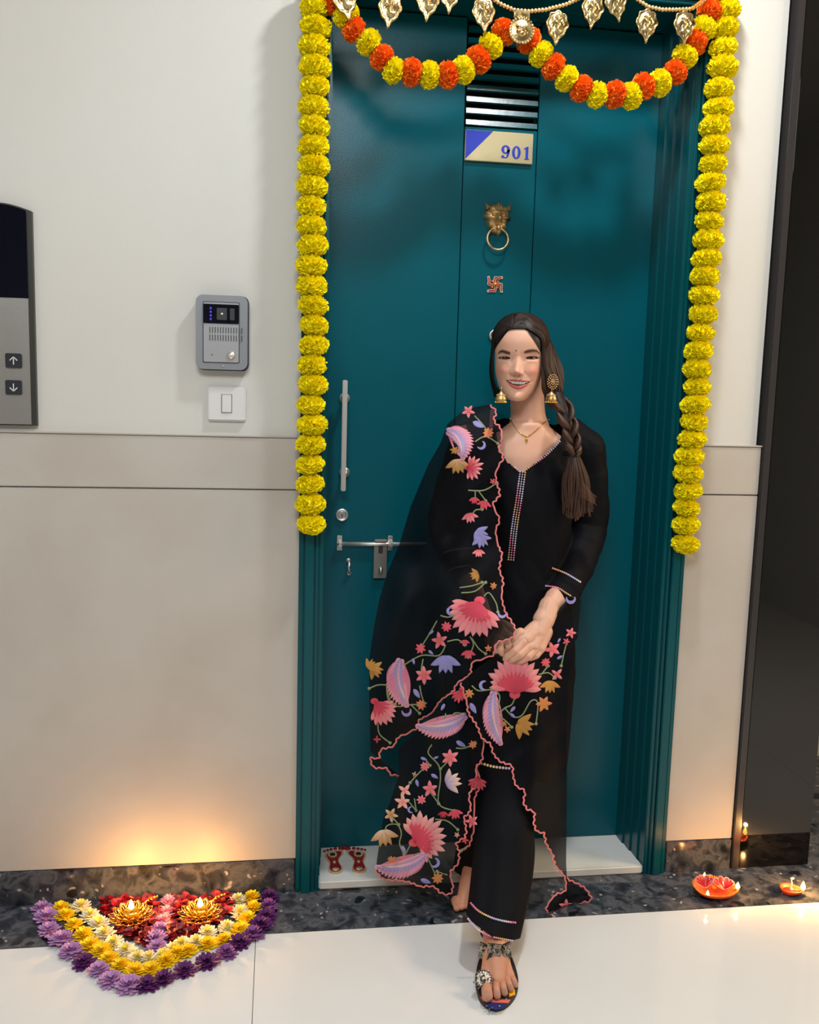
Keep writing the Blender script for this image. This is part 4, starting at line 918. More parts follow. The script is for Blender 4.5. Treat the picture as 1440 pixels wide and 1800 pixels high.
for S_ in (shL, shR): torso.ell(S_, (.040, .040, .040), 20, 12)
# legs
knF = J(898, 1370, -.115); anF = Vector((at(872, 1672, -.36).x, -.352, .084))
anB = Vector((at(836, 1560, -.045).x, -.045, .085)); knB = J(872, 1370, -.02)
torso.cone_chain([hipR, J(925, 1200, -.02), knF], [.085, .078, .048]); torso.cone_chain([knF, knF.lerp(anF, .35), anF], [.048, .044, .030])
torso.cone_chain([hipL, knB], [.082, .048]); torso.cone_chain([knB, knB.lerp(anB, .35), anB], [.048, .044, .030])
torso.cone_chain([shL, elL, wrL], [.038, .032, .024]); torso.cone_chain([shR, elR, cuR, wrR], [.038, .034, .032, .0245])
body_me = fuse(torso, .0045, 6); skincol(body_me)
# ---- hands
def hand(wrist, pts, mb=None):
    mb = MB()
    for chain, rad in pts: mb.cone_chain(chain, rad, 12)
    me = fuse(mb, .0016, 3, .4); return me
def P3(L, Y0): return [J(x, y, Y) for x, y, Y in L]
# the hand in front (her left hand): back of the hand to the viewer, fingers folded down to the left
Hr = []
Hr.append((P3([(966, 1066, -.125), (958, 1090, -.150), (946, 1112, -.165)], 0), [.0270, .0245, .0235]))
Hr.append((P3([(948, 1105, -.160), (926, 1124, -.180)], 0), [.0215, .0165]))
Hr.append((P3([(953, 1106, -.160), (938, 1136, -.183)], 0), [.0215, .0165]))
Hr.append((P3([(957, 1110, -.158), (949, 1138, -.178)], 0), [.0215, .0160]))
Hr.append((P3([(943, 1104, -.160), (916, 1122, -.178), (908, 1133, -.182)], 0), [.020, .0145, .012]))
hand_r_base = Hr
fing = [([(921, 1128, -.186), (906, 1144, -.196), (893, 1153, -.188), (888, 1158, -.180)], [.0118, .0105, .0092, .0078]),
        ([(931, 1136, -.188), (914, 1151, -.200), (902, 1158, -.190), (897, 1161, -.180)], [.0120, .0107, .0094, .0080]),
        ([(941, 1141, -.186), (929, 1154, -.198), (916, 1161, -.190), (910, 1162, -.178)], [.0115, .0102, .0090, .0078]),
        ([(950, 1142, -.180), (943, 1152, -.190), (932, 1157, -.184), (926, 1159, -.175)], [.0105, .0092, .0080, .0070]),
        ([(915, 1112, -.176), (904, 1122, -.178), (894, 1136, -.176), (890, 1144, -.172)], [.0125, .0110, .0095, .0080])]
hr_me = [hand(wrR, Hr+[(P3(fing[1][0], 0), fing[1][1]), (P3(fing[3][0], 0), fing[3][1])]), hand(wrR, [(P3(a, 0), r) for a, r in (fing[0], fing[2])]), hand(wrR, [(P3(*fing[4][:1], 0), fing[4][1])])]
# the other hand, mostly behind the organza
Hl = [(P3([(848, 1085, -.150), (862, 1096, -.160), (875, 1105, -.165)], 0), [.0235, .0225, .0225]), (P3([(872, 1100, -.163), (893, 1118, -.170)], 0), [.0215, .015]), (P3([(868, 1106, -.163), (882, 1124, -.170)], 0), [.0215, .0155])]
fl = [([(880, 1122, -.172), (879, 1140, -.180), (884, 1151, -.172), (890, 1155, -.162)], [.0112, .0102, .0092, .008]), ([(891, 1118, -.174), (894, 1134, -.180), (898, 1146, -.172), (900, 1150, -.162)], [.0112, .0102, .0092, .008]),
      ([(870, 1120, -.170), (868, 1136, -.176), (874, 1147, -.168), (880, 1151, -.160)], [.0108, .0098, .0088, .0075]), ([(862, 1112, -.166), (858, 1126, -.170), (862, 1138, -.164), (868, 1143, -.158)], [.0098, .0088, .008, .007]),
      ([(880, 1096, -.166), (896, 1102, -.168), (904, 1112, -.166)], [.0125, .011, .0085])]
hl_me = [hand(wrL, Hl), hand(wrL, [(P3(a, 0), r) for a, r in (fl[0], fl[2])]), hand(wrL, [(P3(a, 0), r) for a, r in (fl[1], fl[3])]), hand(wrL, [(P3(*fl[4][:1], 0), fl[4][1])])]
def knuck(v, C):
    x, y = project(v)
    for kx, ky in ((921, 1131), (932, 1138), (942, 1143), (950, 1145), (905, 1145), (914, 1152), (928, 1155)):
        m = .35*np.exp(-((x-kx)/4)**2-((y-ky)/4)**2)[:, None]; C[:] = C*(1-m)+np.array(lin(206, 118, 98))*m
for m_ in hr_me+hl_me: skincol(m_, knuck)
# nails are small and folded under; feet
ft = MB()
FZ = .024
def F3(x, y, z): p = atz(x, y, z); return (p.x, p.y, z)
a_ = Vector(anF)
ball = Vector(F3(873, 1722, .030)); heel = Vector((a_.x+.004, a_.y+.034, .040))
ft.cone_chain([a_.lerp(knF, .12), a_, heel], [.029, .032, .030]); ft.cone_chain([a_+Vector((0, -.01, -.008)), a_.lerp(ball, .5)+Vector((0, 0, .010)), ball], [.034, .031, .021])
ft.cone_chain([heel, ball+Vector((.020, .02, -.006))], [.027, .017]); ft.cone_chain([a_.lerp(ball, .45), Vector(F3(856, 1722, .028))], [.028, .018]); ft.cone_chain([a_.lerp(ball, .5), Vector(F3(895, 1716, .026))], [.026, .014])
toes = [([F3(857, 1722, .028), F3(856, 1738, .028), F3(857, 1751, .024)], [.0150, .0125, .0125]), ([F3(871, 1724, .028), F3(873, 1738, .030), F3(874, 1750, .022)], [.0100, .0082, .0085]),
        ([F3(881, 1721, .028), F3(885, 1735, .030), F3(887, 1745, .021)], [.0098, .0078, .0080]), ([F3(890, 1718, .026), F3(895, 1729, .028), F3(898, 1738, .020)], [.0092, .0072, .0075]), ([F3(897, 1712, .024), F3(903, 1722, .025), F3(906, 1731, .019)], [.0088, .0068, .0072])]
foot_me = fuse(ft, .0022, 5)
toe_mes = []
for k in (0, 1):
    mb = MB()
    for i_, (c_, r_) in enumerate(toes):
        if i_ % 2 == k: mb.cone_chain(c_, r_, 12)
    toe_mes.append(fuse(mb, .0016, 2))
def footcol(v, C):
    C[:] = np.array(lin(200, 142, 114))
    for (c_, r_) in toes:
        t = np.array(c_[-1]); d = np.linalg.norm((v-(t+np.array([0, -.004, .008])))/np.array([.0065, .0075, .007]), axis=1); m = np.clip(1.4-d, 0, 1)[:, None]*.75; C[:] = C*(1-m)+np.array(lin(150, 120, 112))*m
for m_ in [foot_me]+toe_mes: skincol(m_, footcol)
fb = MB(); ab = Vector(anB); tb = Vector(F3(818, 1592, .022)); fb.cone_chain([ab+Vector((0, 0, .05)), ab, ab+Vector((-.01, .035, -.045))], [.031, .033, .028]); fb.cone_chain([ab, ab.lerp(tb, .55)+Vector((0, 0, .008)), tb+Vector((0, .02, .004))], [.033, .028, .02])
for k in range(5): fb.cone_chain([tb+Vector((-.022+.012*k, .02, .004)), tb+Vector((-.024+.013*k, -.008+.003*k, .0))], [.012-.001*k, .009-.0006*k], 10)
fb_me = fuse(fb, .0025, 3); skincol(fb_me, footcol)
body = mobj('body', join_meshes([body_me, head_me]+hr_me+hl_me+[foot_me]+toe_mes+[fb_me], 'body'), M['skin'], woman)

# ---- eyes, teeth
for (u, v, sg, tl) in ((-34.5, 12.8, -1, .02), (30, 16.6, 1, .07)):
    ds = DPRE(u, v); mb = MB(); c = head_w(u, v, ds-13.0); mb.ell(c, .0118, 24, 16); mb.build('eyeball', M['sclera'], woman, True)
    mb = MB(); c2 = head_w(u-.5, v, ds-7.9); mb.ell(c2, .0078, 18, 12); mb.build('iris', M['eye'], woman, True)
for k in range(-5, 6):
    x = k; u = 1.7+k*4.3; s_ = (u-1.7)/30; h_ = (8.6 if abs(k) < 4 else 6.0)*(1-.42*s_*s_*1.6); top = -41.2+1.2*s_*s_; w_ = 4.25*(1-.25*abs(s_)); u = 1.7+30*(math.sin(s_*1.35)/1.12)*.98
    dd = DPRE(u, -46)-2.2; mb = MB(); c = head_w(u, top-h_/2, dd)
    R3 = Matrix((HR, HF, HU)).transposed(); mb.ell(c, (w_*.00056, .0022, h_*.00058), 12, 8, rot=R3); mb.build('tooth', M['tooth'], woman, True)

# ---- hair
hm = MB()
HC1, HC2, HC3 = lin(26, 18, 16), lin(56, 39, 32), lin(104, 74, 58)  # lighter browns put sheen and highlights into the strand colours
def hw(u, v, d): return head_w(u, v, d)
def bez(P, n):
    P = [Vector(p) for p in P]; out = []
    m = len(P)
    for i in range(m-1):
        p0, p1, p2, p3 = P[max(0, i-1)], P[i], P[i+1], P[min(m-1, i+2)]
        for k in range(n): t = k/n; out.append(.5*((2*p1)+(-p0+p2)*t+(2*p0-5*p1+4*p2-p3)*t*t+(-p0+3*p1-3*p2+p3)*t**3))
    out.append(P[-1]); return out
def shell(u, v, lift):       # point on the skull ellipsoid (front or back half)
    return None
EC = (2, 40, -5)
from mathutils.bvhtree import BVHTree
head_bvh = BVHTree.FromPolygons([v.co[:] for v in head_me.vertices], [tuple(p.vertices) for p in head_me.polygons])
def outel(p):
    w_ = p-hc; u, v, d = w_.dot(HR)*1000-EC[0], w_.dot(HU)*1000-EC[1], w_.dot(HF)*1000+62-EC[2]
    if v < -45: return p
    c0 = hw(*EC); dr_ = p-c0; L = dr_.length
    if L < 1e-5: return p
    h = head_bvh.ray_cast(c0, dr_/L)
    if h[0] is not None and L < h[3]+.0035: return c0+dr_/L*(h[3]+.0035)
    return p
def hstrand(P, r, c0, c1, n=5, flat=.6, taper=.5):
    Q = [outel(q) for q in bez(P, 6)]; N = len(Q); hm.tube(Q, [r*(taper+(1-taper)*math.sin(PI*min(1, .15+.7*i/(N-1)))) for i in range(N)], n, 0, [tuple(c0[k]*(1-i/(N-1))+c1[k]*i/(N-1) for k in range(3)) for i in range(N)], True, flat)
rnd = random.Random(5)
def skull_d(u, v, grow=6):   # depth of the skull surface at (u,v)
    rr = 1-(u/(70+grow))**2-((v-20)/(104+grow))**2; return math.sqrt(max(rr, 0))*(88+grow)-4
# outer base volumes
hb = MB()
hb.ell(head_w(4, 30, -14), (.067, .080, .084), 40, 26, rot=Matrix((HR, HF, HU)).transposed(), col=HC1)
# right strands: from part over the crown, down beside the face to the braid root
BRAID0 = (100, -100, 34)       # u, v, d of the braid start (px ~ 985,717)
for i in range(190):
    t = i/189; lay = rnd.uniform(0, 1)
    # start along the part line from forehead (front) to crown (back)
    su = -20+18*t+rnd.uniform(-2, 2); sv = 84+36*math.sin(t*1.45); sd = 70-95*t
    # mid: temple / side
    mu = 58+rnd.uniform(-3, 3)+13*math.sin(t*2.6); mv = 48-4*t+rnd.uniform(-6, 6); md = 50-105*t+rnd.uniform(-3, 3)
    P = [hw(su, sv+2, sd), hw(su+22+10*t, 112-14*(1-t)+rnd.uniform(-2, 1), 55-85*t), hw(22+18*t+rnd.uniform(-3, 3), 98-20*(1-t)*.9, 66-95*t), hw(mu-8*(1-t)+14*t*lay, mv+12, md+6), hw(58+20*t+36*lay*(.3+.7*t)+rnd.uniform(-2, 2), -5, 52-60*t), hw(62+14*t+44*lay+rnd.uniform(-2, 2), -58, 48-40*t), hw(BRAID0[0]-20+26*t+rnd.uniform(-4, 4), BRAID0[1]+12, BRAID0[2]+rnd.uniform(-10, 10)), hw(BRAID0[0]-8+14*t, BRAID0[1]-6, BRAID0[2]+rnd.uniform(-8, 8))]
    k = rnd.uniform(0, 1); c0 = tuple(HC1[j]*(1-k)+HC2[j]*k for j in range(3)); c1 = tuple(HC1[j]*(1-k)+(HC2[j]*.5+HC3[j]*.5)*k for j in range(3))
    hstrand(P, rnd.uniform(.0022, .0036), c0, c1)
# left strands: from the part down the left temple, tucked behind the ear
for i in range(90):
    t = i/89
    su = -20+8*t; P = [hw(su, 84+36*math.sin(t*1.45), 72-95*t), hw(-42-6*t+rnd.uniform(-2, 2), 92+8*t+rnd.uniform(-3, 2), 60-70*t), hw(-60-8*t, 62+rnd.uniform(-4, 4), 44-75*t), hw(-66-5*t+rnd.uniform(-1, 1), 25, 24-55*t), hw(-65-7*t+rnd.uniform(-1, 1), -15, 8-40*t), hw(-59-8*t, -50, -4-35*t), hw(-44-14*t*rnd.random(), -84+rnd.uniform(-6, 12), -16-30*t)]
    k = rnd.uniform(0, .5); c0 = tuple(HC1[j]*(1-k)+HC2[j]*k for j in range(3)); hstrand(P, rnd.uniform(.0018, .0030), c0, HC1)
# hairline roots over the forehead
for i in range(60):
    t = i/59; u0 = -50+t*62; v0 = 84-(u0-2)**2*.006+(u0+30)*.9*(u0 < -30)
    P = [hw(u0, v0-2, skull_d(u0, v0-2, 0)+1), hw(u0+(-6 if u0 < -20 else 6), v0+8, skull_d(u0, v0+8, 2)), hw(-20+.3*(u0+20), 112, 40)]
    hstrand(P, .0020, HC1, HC1)
# braid: interlocked lobes along a path over the shoulder
bp_ = bez([J(978, 694, -.100), J(990, 722, -.122), J(1000, 752, -.134), J(1004, 776, -.134), J(1008, 797, -.128)], 12); NB = 4.2
k = 0.0
while k < NB:
    for sg in (-1, 1):
        s0 = min(.93, (k+(.5 if sg > 0 else 0))/NB); s1 = min(1., s0+1.35/NB); i0 = int(s0*(len(bp_)-1)); i1 = int(s1*(len(bp_)-1)); a, b = bp_[i0], bp_[i1]
        W = .0250*(1-.42*s0); kx = rnd.uniform(.3, 1)
        for q in range(16):
            o_ = q/15-.5; ring = .012*math.cos(o_*PI)
            A = a+Vector((sg*W*.35, .004, .010+o_*.008)); Bm = a.lerp(b, .35)+Vector((sg*(W*(.95-.25*abs(o_))), -.004-ring*.8, .004+o_*.020)); Cm = a.lerp(b, .72)+Vector((sg*W*.42, -.010-ring, o_*.017)); Cc = b+Vector((-sg*W*.30, -.001-ring*.3, -.003+o_*.006))
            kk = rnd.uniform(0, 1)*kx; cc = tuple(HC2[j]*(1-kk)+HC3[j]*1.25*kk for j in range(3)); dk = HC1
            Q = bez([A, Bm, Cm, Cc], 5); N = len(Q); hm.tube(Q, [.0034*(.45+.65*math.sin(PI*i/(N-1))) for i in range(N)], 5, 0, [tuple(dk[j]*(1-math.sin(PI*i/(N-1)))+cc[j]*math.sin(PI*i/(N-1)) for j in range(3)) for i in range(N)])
    k += 1.0
hb.tube(bp_, [.0165*(1-.35*i/(len(bp_)-1)) for i in range(len(bp_))], 12, 0, HC1)
# tail below the band
for i in range(170):
    a = rnd.uniform(0, 2*PI); r = math.sqrt(rnd.random()); ex = r*math.cos(a); ey = r*math.sin(a); le = rnd.uniform(.72, 1.0)-.12*abs(ex)
    end = (1012+ex*22+(8 if ex > .6 else 0), 797+le*122)
    P = [J(1008+ex*7, 793, -.128+ey*.010), J(1012+ex*17, 825, -.130+ey*.022), J(1013+ex*24, 797+le*70, -.128+ey*.024), J(end[0]+rnd.uniform(-5, 5), end[1], -.120+ey*.012)]
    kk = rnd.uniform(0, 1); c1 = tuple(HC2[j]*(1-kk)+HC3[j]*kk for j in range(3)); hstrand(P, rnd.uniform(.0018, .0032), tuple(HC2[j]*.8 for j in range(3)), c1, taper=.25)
for i in range(9):
    P = [J(1020, 840+i*4, -.15), J(1035+i, 860+i*3, -.15), J(1046+rnd.uniform(-2, 4), 872+i*2, -.145)]; hstrand(P, .0007, HC3, HC3, taper=.3)

hm.add(hb.v, hb.f); hm.c[-len(hb.c):] = hb.c
hair = hm.build('hair', M['hair'], woman, True, True); hair['label'] = 'long dark brown hair in a side braid'
mb = MB(); cb = J(1006, 796, -.128); mb.tube([cb+Vector((.0195*math.cos(a), .0185*math.sin(a), .003*math.cos(a))) for a in np.linspace(0, 2*PI, 25)], .0048, 8, caps=False); mb.build('hair_band', M['kurta'], woman, True)

# ---- jewellery
def jhumka(x, y, Y, lab, stud):
    c = J(x, y, Y); mb = MB()
    mb.lathe([(.0015, .020), (.004, .017), (.009, .012), (.0125, .004), (.0135, .001), (.0135, -.003), (.012, -.004), (.011, -.001), (.001, .010)][::-1], 22, tuple(c))
    e = mb.build('earring', M['gold'], woman, True); e['label'] = lab
    mb = MB()
    for k in range(16): a = 2*PI*k/16; mb.ell((c.x+.0132*math.cos(a), c.y+.0132*math.sin(a), c.z-.0065), .0021, 8, 5)
    mb.build('earring_bead', M['shinygold'], e, True); e.children[0]['kind'] = 'stuff'
    mb = MB()
    for k in range(20): a = 2*PI*k/20; mb.ell((c.x+.0105*math.cos(a), c.y+.0105*math.sin(a), c.z+.0105), .0013, 6, 4)
    o = mb.build('pearl_row', M['bead'], e, True); o['kind'] = 'stuff'
    mb = MB(); mb.tube([c+Vector((0, 0, .018)), c+Vector((0, 0, .030))], .001, 6)
    if stud:
        for r, n in ((.0055, 8), (.0105, 13), (.015, 18)):
            for k in range(n): a = 2*PI*k/n; mb.ell((c.x+.001+r*.85*math.cos(a), c.y-.004, c.z+.042+r*1.15*math.sin(a)), .0018, 6, 4)
        mb.ell((c.x+.001, c.y-.004, c.z+.042), .003, 8, 6)
    mb.build('earring_stud', M['gold'], e, True)
jhumka(880.5, 702, -.135, 'gold bell earring hanging left of the chin', False); jhumka(969, 702, -.150, 'gold bell earring with filigree stud over the hair', True)
nk = bez([J(893, 722, -.066), J(898, 740, -.098), J(912, 757, -.112), J(926, 768, -.117), J(940, 757, -.112), J(957, 744, -.102), J(968, 736, -.078)], 8)
M['nk'] = M['thinggold']
# ------------------------------------------------------------------ clothes
from mathutils.bvhtree import BVHTree
def bvh(me): return BVHTree.FromPolygons([v.co[:] for v in me.vertices], [tuple(p.vertices) for p in me.polygons])
def cast(trees, x, y):
    d = ray(x, y).normalized(); best = None
    for t in trees:
        h = t.ray_cast(CAM, d)
        if h[0] is not None and (best is None or h[3] < best[1]): best = (h[0], h[3])
    return best
def on(trees, x, y, lift, Y0=-.1):
    h = cast(trees, x, y)
    return (CAM+ray(x, y).normalized()*(h[1]-lift)) if h else at(x, y, Y0)
def pxring(py, xl, xr, Yc, ry, tilt=0.0):
    a, b = at(xl, py, Yc), at(xr, py, Yc); return ((a.x+b.x)/2, Yc, (a.z+b.z)/2, (b.x-a.x)/2, ry, tilt)
def cloth_loft(mb, rings, n=72, fold=.0, nf=9, seed=0, m=10):
    R_ = []; K = len(rings)
    for i in range(K-1):
        for k in range(m):
            t = k/m; t2 = t*t*(3-2*t); p0, p1, p2, p3 = rings[max(0, i-1)], rings[i], rings[i+1], rings[min(K-1, i+2)]; R_.append(tuple(.5*((2*p1[j])+(-p0[j]+p2[j])*t+(2*p0[j]-5*p1[j]+4*p2[j]-p3[j])*t*t+(-p0[j]+3*p1[j]-3*p2[j]+p3[j])*t**3) for j in range(6)))
    R_.append(rings[-1]); vs = []
    for i, (cx, cy, cz, rx, ry, ti) in enumerate(R_):
        s = i/(len(R_)-1)
        for k in range(n):
            a = 2*PI*k/n; f = 1+fold*s*(math.sin(nf*a+seed+s*2)+.5*math.sin((nf*1.7)*a+2*seed-s*3)) if fold else 1
            x = rx*math.cos(a)*f; vs.append((cx+x, cy+ry*math.sin(a)*f, cz+ti*x))
    mm = len(R_); mb.add(vs, [(j*n+k, (j+1)*n+k, (j+1)*n+(k+1) % n, j*n+(k+1) % n) for j in range(mm-1) for k in range(n)]+[tuple(range(n)), tuple((mm-1)*n+k for k in range(n-1, -1, -1))])
kb = MB()
cloth_loft(kb, [pxring(762, 868, 985, -.005, .055), pxring(778, 842, 1024, -.005, .080), pxring(810, 840, 1024, -.005, .095), pxring(860, 844, 1012, -.005, .112), pxring(915, 850, 1003, -.003, .106), pxring(980, 852, 999, .0, .092),
                pxring(1050, 845, 1002, .005, .098), pxring(1150, 832, 1010, .0, .118), pxring(1250, 826, 1002, -.01, .128), pxring(1338, 826, 990, -.025, .140, -.06)], fold=.022, nf=6, seed=1)
kb.cone_chain([J(893, 752, -.01), J(855, 764, -.015), J(826, 780, -.02)], [.040, .047, .052]); kb.cone_chain([J(968, 758, -.01), J(1002, 766, -.015), J(1028, 790, -.02)], [.036, .046, .053])
def sleeve(P, r): Q = bez(P, 8); N = len(Q); kb.tube(Q, [np.interp(i/(N-1), np.linspace(0, 1, len(r)), r)*(1+.02*math.sin(i*1.1)+.015*math.sin(i*2.3)) for i in range(N)], 28)
sleeve([J(1026, 785, -.02), J(1034, 850, -.0), J(1034, 925, .015), J(1015, 990, -.035), J(988, 1040, -.084), J(978, 1056, -.098)], [.053, .054, .052, .050, .044, .040])
sleeve([J(826, 785, -.02), J(800, 860, -.01), J(790, 925, -.01), J(808, 970, -.05), J(828, 1008, -.09)], [.052, .056, .058, .056, .050])
kme = fuse(kb, .003, 6)
# open the neckline
VN = [(874, 700), (870, 735), (876, 785), (893, 812), (917, 829), (950, 806), (982, 776), (1000, 730), (980, 700)]
bm = bmesh.new(); bm.from_mesh(kme); vv_ = np.array([v.co[:] for v in bm.verts]); PX, PYY = project(vv_)
dead = [v for i, v in enumerate(bm.verts) if v.co.y < .02 and inpoly((PX[i], PYY[i]), VN)]
bmesh.ops.delete(bm, geom=dead, context='VERTS'); bm.to_mesh(kme); bm.free()
# small cloth wrinkles
v = getv(kme); nrm = np.empty(len(v)*3, dtype=np.float32); kme.vertices.foreach_get('normal', nrm); nrm = nrm.reshape(-1, 3)
wr = np.array([noise.noise(Vector((p[0]*14, p[1]*8, p[2]*5)))+.5*noise.noise(Vector((p[0]*30+p[2]*14, p[1]*12, p[2]*14))) for p in v]); setv(kme, v+nrm*(wr*.006)[:, None])
shade(kme); kme_bvh = bvh(kme)
kurta = mobj('kurta', kme, M['kurta'], woman); kurta['label'] = 'black knee length kurta with V neckline'
tb_ = MB(); cloth_loft(tb_, [pxring(1290, 838, 965, -.085, .090), pxring(1380, 842, 935, -.130, .082), pxring(1440, 838, 935, -.180, .080), pxring(1490, 834, 937, -.220, .076), pxring(1540, 829, 932, -.270, .070), pxring(1580, 825, 924, -.315, .064), pxring(1623, 822, 912, -.362, .060, -.40)], fold=.05, nf=5, seed=2)
tme = tb_.mesh('trousers', True); tb2 = MB(); cloth_loft(tb2, [pxring(1290, 832, 930, .0, .092), pxring(1400, 816, 912, -.02, .084), pxring(1480, 806, 903, -.035, .074), pxring(1535, 798, 890, -.046, .064, -.2)], fold=.05, nf=5, seed=4)
tme2 = tb2.mesh('trousers', True); t_bvh = [bvh(tme), bvh(tme2)]
for q_ in (tme, tme2): mobj('trouser_leg', q_, M['kurta'], woman)
body_bvh = bvh(body.data); 
class _T:      # body mesh is stored in the woman's frame
    def ray_cast(s, o, d): h = body_bvh.ray_cast(o-woman.location, d); return (h[0]+woman.location if h[0] is not None else None, h[1], h[2], h[3])
class _K:
    pass
bt_ = _T(); clothes = [kme_bvh]+t_bvh

# ---- beaded trims
PAL = [lin(236, 120, 190), lin(240, 150, 170), lin(244, 178, 130), lin(244, 214, 150), lin(214, 190, 236), lin(196, 200, 238), lin(240, 226, 220)]
def pal(s): s = (s % 1)*len(PAL); i = int(s); t = s-i; a, b = PAL[i], PAL[(i+1) % len(PAL)]; return tuple(a[k]*(1-t)+b[k]*t for k in range(3))
def trim(path, trees, name, lab, r=.0021, step=4.2, ph=0., rows=2, gap=5.0, lift=.003, sl=.012, Y0=-.1):
    mb = MB(); P = bez([Vector((x, y, 0)) for x, y in path], 10); d = [0]
    for i in range(1, len(P)): d.append(d[-1]+(P[i]-P[i-1]).length)
    s = 0
    while s <= d[-1]:
        i = min(len(P)-2, max(k for k in range(len(d)) if d[k] <= s)); t = (s-d[i])/max(1e-6, d[i+1]-d[i]); p = P[i].lerp(P[i+1], t); dr = (P[i+1]-P[i]).normalized(); n = Vector((-dr.y, dr.x, 0))
        for k in range(rows):
            q = p+n*((k-(rows-1)/2)*gap); c = on(trees, q.x, q.y, lift, Y0); mb.ell(c, (r, r*.7, r), 8, 5, col=pal(ph+s*sl+(k*.3)))
        if rows == 2:
            c = on(trees, p.x, p.y, lift*.5, Y0); mb.ell(c, (r*.8, r*.5, r*1.1), 6, 4, col=pal(ph+s*sl+.15))
        s += step
    o = mb.build(name, M['trim'], kurta, True, True); o['kind'] = 'stuff'; o['label'] = lab
K_ = [kme_bvh]
trim([(877, 786), (892, 806), (915, 828)], K_, 'neckline_trim', 'pink beaded trim on left neckline edge', ph=.0, rows=2, gap=4)
trim([(983, 775), (958, 800), (930, 820), (917, 829)], K_, 'neckline_trim', 'pale beaded trim on right neckline edge', ph=.5, rows=2, gap=4)
trim([(919, 830), (912, 880), (904, 930), (898, 988)], K_, 'placket_trim', 'rainbow beaded strip down the front placket', ph=.3, rows=2, gap=9)
trim([(972, 999), (995, 1008), (1022, 1024)], K_, 'cuff_trim', 'pink and yellow beaded trim on cuff', ph=.2, rows=1, r=.0026, step=3.6)
trim([(960, 1030), (980, 1033), (996, 1043), (1011, 1052)], K_, 'cuff_trim', 'pink beaded trim on cuff edge', ph=.9, rows=1, r=.0024, step=3.6)
trim([(782, 971), (800, 966), (832, 963)], K_, 'cuff_trim', 'pale trim on the veiled cuff', ph=.6, rows=1, r=.0024, step=3.6)
trim([(790, 1003), (804, 997), (825, 994)], K_, 'cuff_trim', 'pale trim on the veiled cuff edge', ph=.6, rows=1, r=.0024, step=3.6)
trim([(847, 1342), (870, 1348), (900, 1351)], K_+t_bvh, 'hem_trim', 'cream beaded trim on kurta hem', ph=.35, rows=1, r=.0038, step=5.5, sl=.004, lift=.006)
trim([(828, 1588), (842, 1602), (866, 1614), (890, 1620), (907, 1622)], t_bvh, 'hem_trim', 'beaded trim above the trouser hem', ph=.0, rows=1, r=.0028, step=3.8, lift=.003)
trim([(823, 1615), (838, 1632), (860, 1645), (885, 1651), (904, 1654)], t_bvh, 'hem_trim', 'beaded trim on the trouser hem', ph=.5, rows=1, r=.0024, step=3.6, lift=.003, Y0=-.42)
# ---- necklace
nl = [(897, 736), (905, 750), (916, 762), (927, 767), (938, 760), (951, 748), (966, 737)]
nq = [on([bt_], p.x, p.y, .0015, -.1) for p in bez([Vector((x, y, 0)) for x, y in nl], 8)]
mb = MB(); mb.tube(nq, .0011, 6); ne = mb.build('necklace', M['thinggold'], woman, True); ne['label'] = 'thin gold chain necklace with a drop'
mb = MB(); mb.ell(on([bt_], 926, 773, .003), (.0036, .003, .0052)); mb.build('pendant', M['thinggold'], ne, True)

# ---- dupatta
A7 = lambda L: [(640+x/3.273, 700+y/3.273) for x, y in L]
A8 = lambda L: [(640+x/3.273, 1150+y/3.273) for x, y in L]
edgeA = A7([(725, 40), (760, 75), (750, 130), (790, 180), (790, 260), (775, 290), (800, 340), (760, 430), (770, 500), (780, 560), (745, 610), (780, 700), (760, 760), (775, 850), (795, 900), (780, 980), (800, 1050), (795, 1150), (820, 1240), (870, 1320), (850, 1380), (765, 1410), (740, 1480), (630, 1520), (610, 1590), (540, 1640), (510, 1690)])+A8([(440, 270), (390, 340), (320, 380), (300, 430), (200, 480), (170, 530), (100, 550), (85, 600), (40, 600), (60, 650), (130, 655), (155, 690), (205, 695)])
leftA = A8([(215, 600), (190, 560), (150, 540)])+[]
leftA = A8([(38, 560), (30, 200)])+A7([(30, 1500), (60, 1300), (90, 1150), (135, 1000), (200, 850), (270, 620), (370, 380), (440, 260), (480, 150), (560, 80), (640, 50)])
edgeC = A8([(555, 165), (590, 260), (600, 330), (620, 365), (655, 420), (680, 480), (730, 520), (745, 570), (790, 620), (850, 640), (860, 700), (880, 760), (925, 785), (920, 850), (940, 890), (980, 910), (980, 980), (1000, 1020), (1035, 1030), (1050, 1090), (1085, 1150), (1100, 1210), (1155, 1280), (1160, 1360), (1105, 1385), (1055, 1450), (1060, 1490), (1110, 1510), (1210, 1470), (1250, 1430), (1300, 1420), (1300, 1390), (1260, 1340), (1200, 1310), (1165, 1290)])
rightC = A8([(1163, 1200), (1165, 1000), (1168, 700), (1165, 450), (1172, 200), (1192, 60)])+A7([(1200, 1560), (1205, 1400), (1228, 1385), (1240, 1250), (1248, 1160), (1200, 1130), (1130, 1200), (1060, 1330), (1040, 1410), (960, 1460), (860, 1480), (790, 1450), (640, 1560)])
edgeB = A8([(65, 1240), (110, 1290), (200, 1300), (260, 1310), (330, 1335), (400, 1335), (440, 1370), (490, 1380), (510, 1340), (495, 1260), (540, 1200), (545, 1130), (530, 1090), (580, 1050), (585, 1000), (575, 940), (610, 900), (605, 800), (640, 760), (645, 650), (680, 600), (685, 480)])
topB = A8([(620, 340), (560, 220), (430, 300), (300, 440), (200, 540), (200, 700), (150, 850), (110, 950), (90, 1080), (75, 1180)])
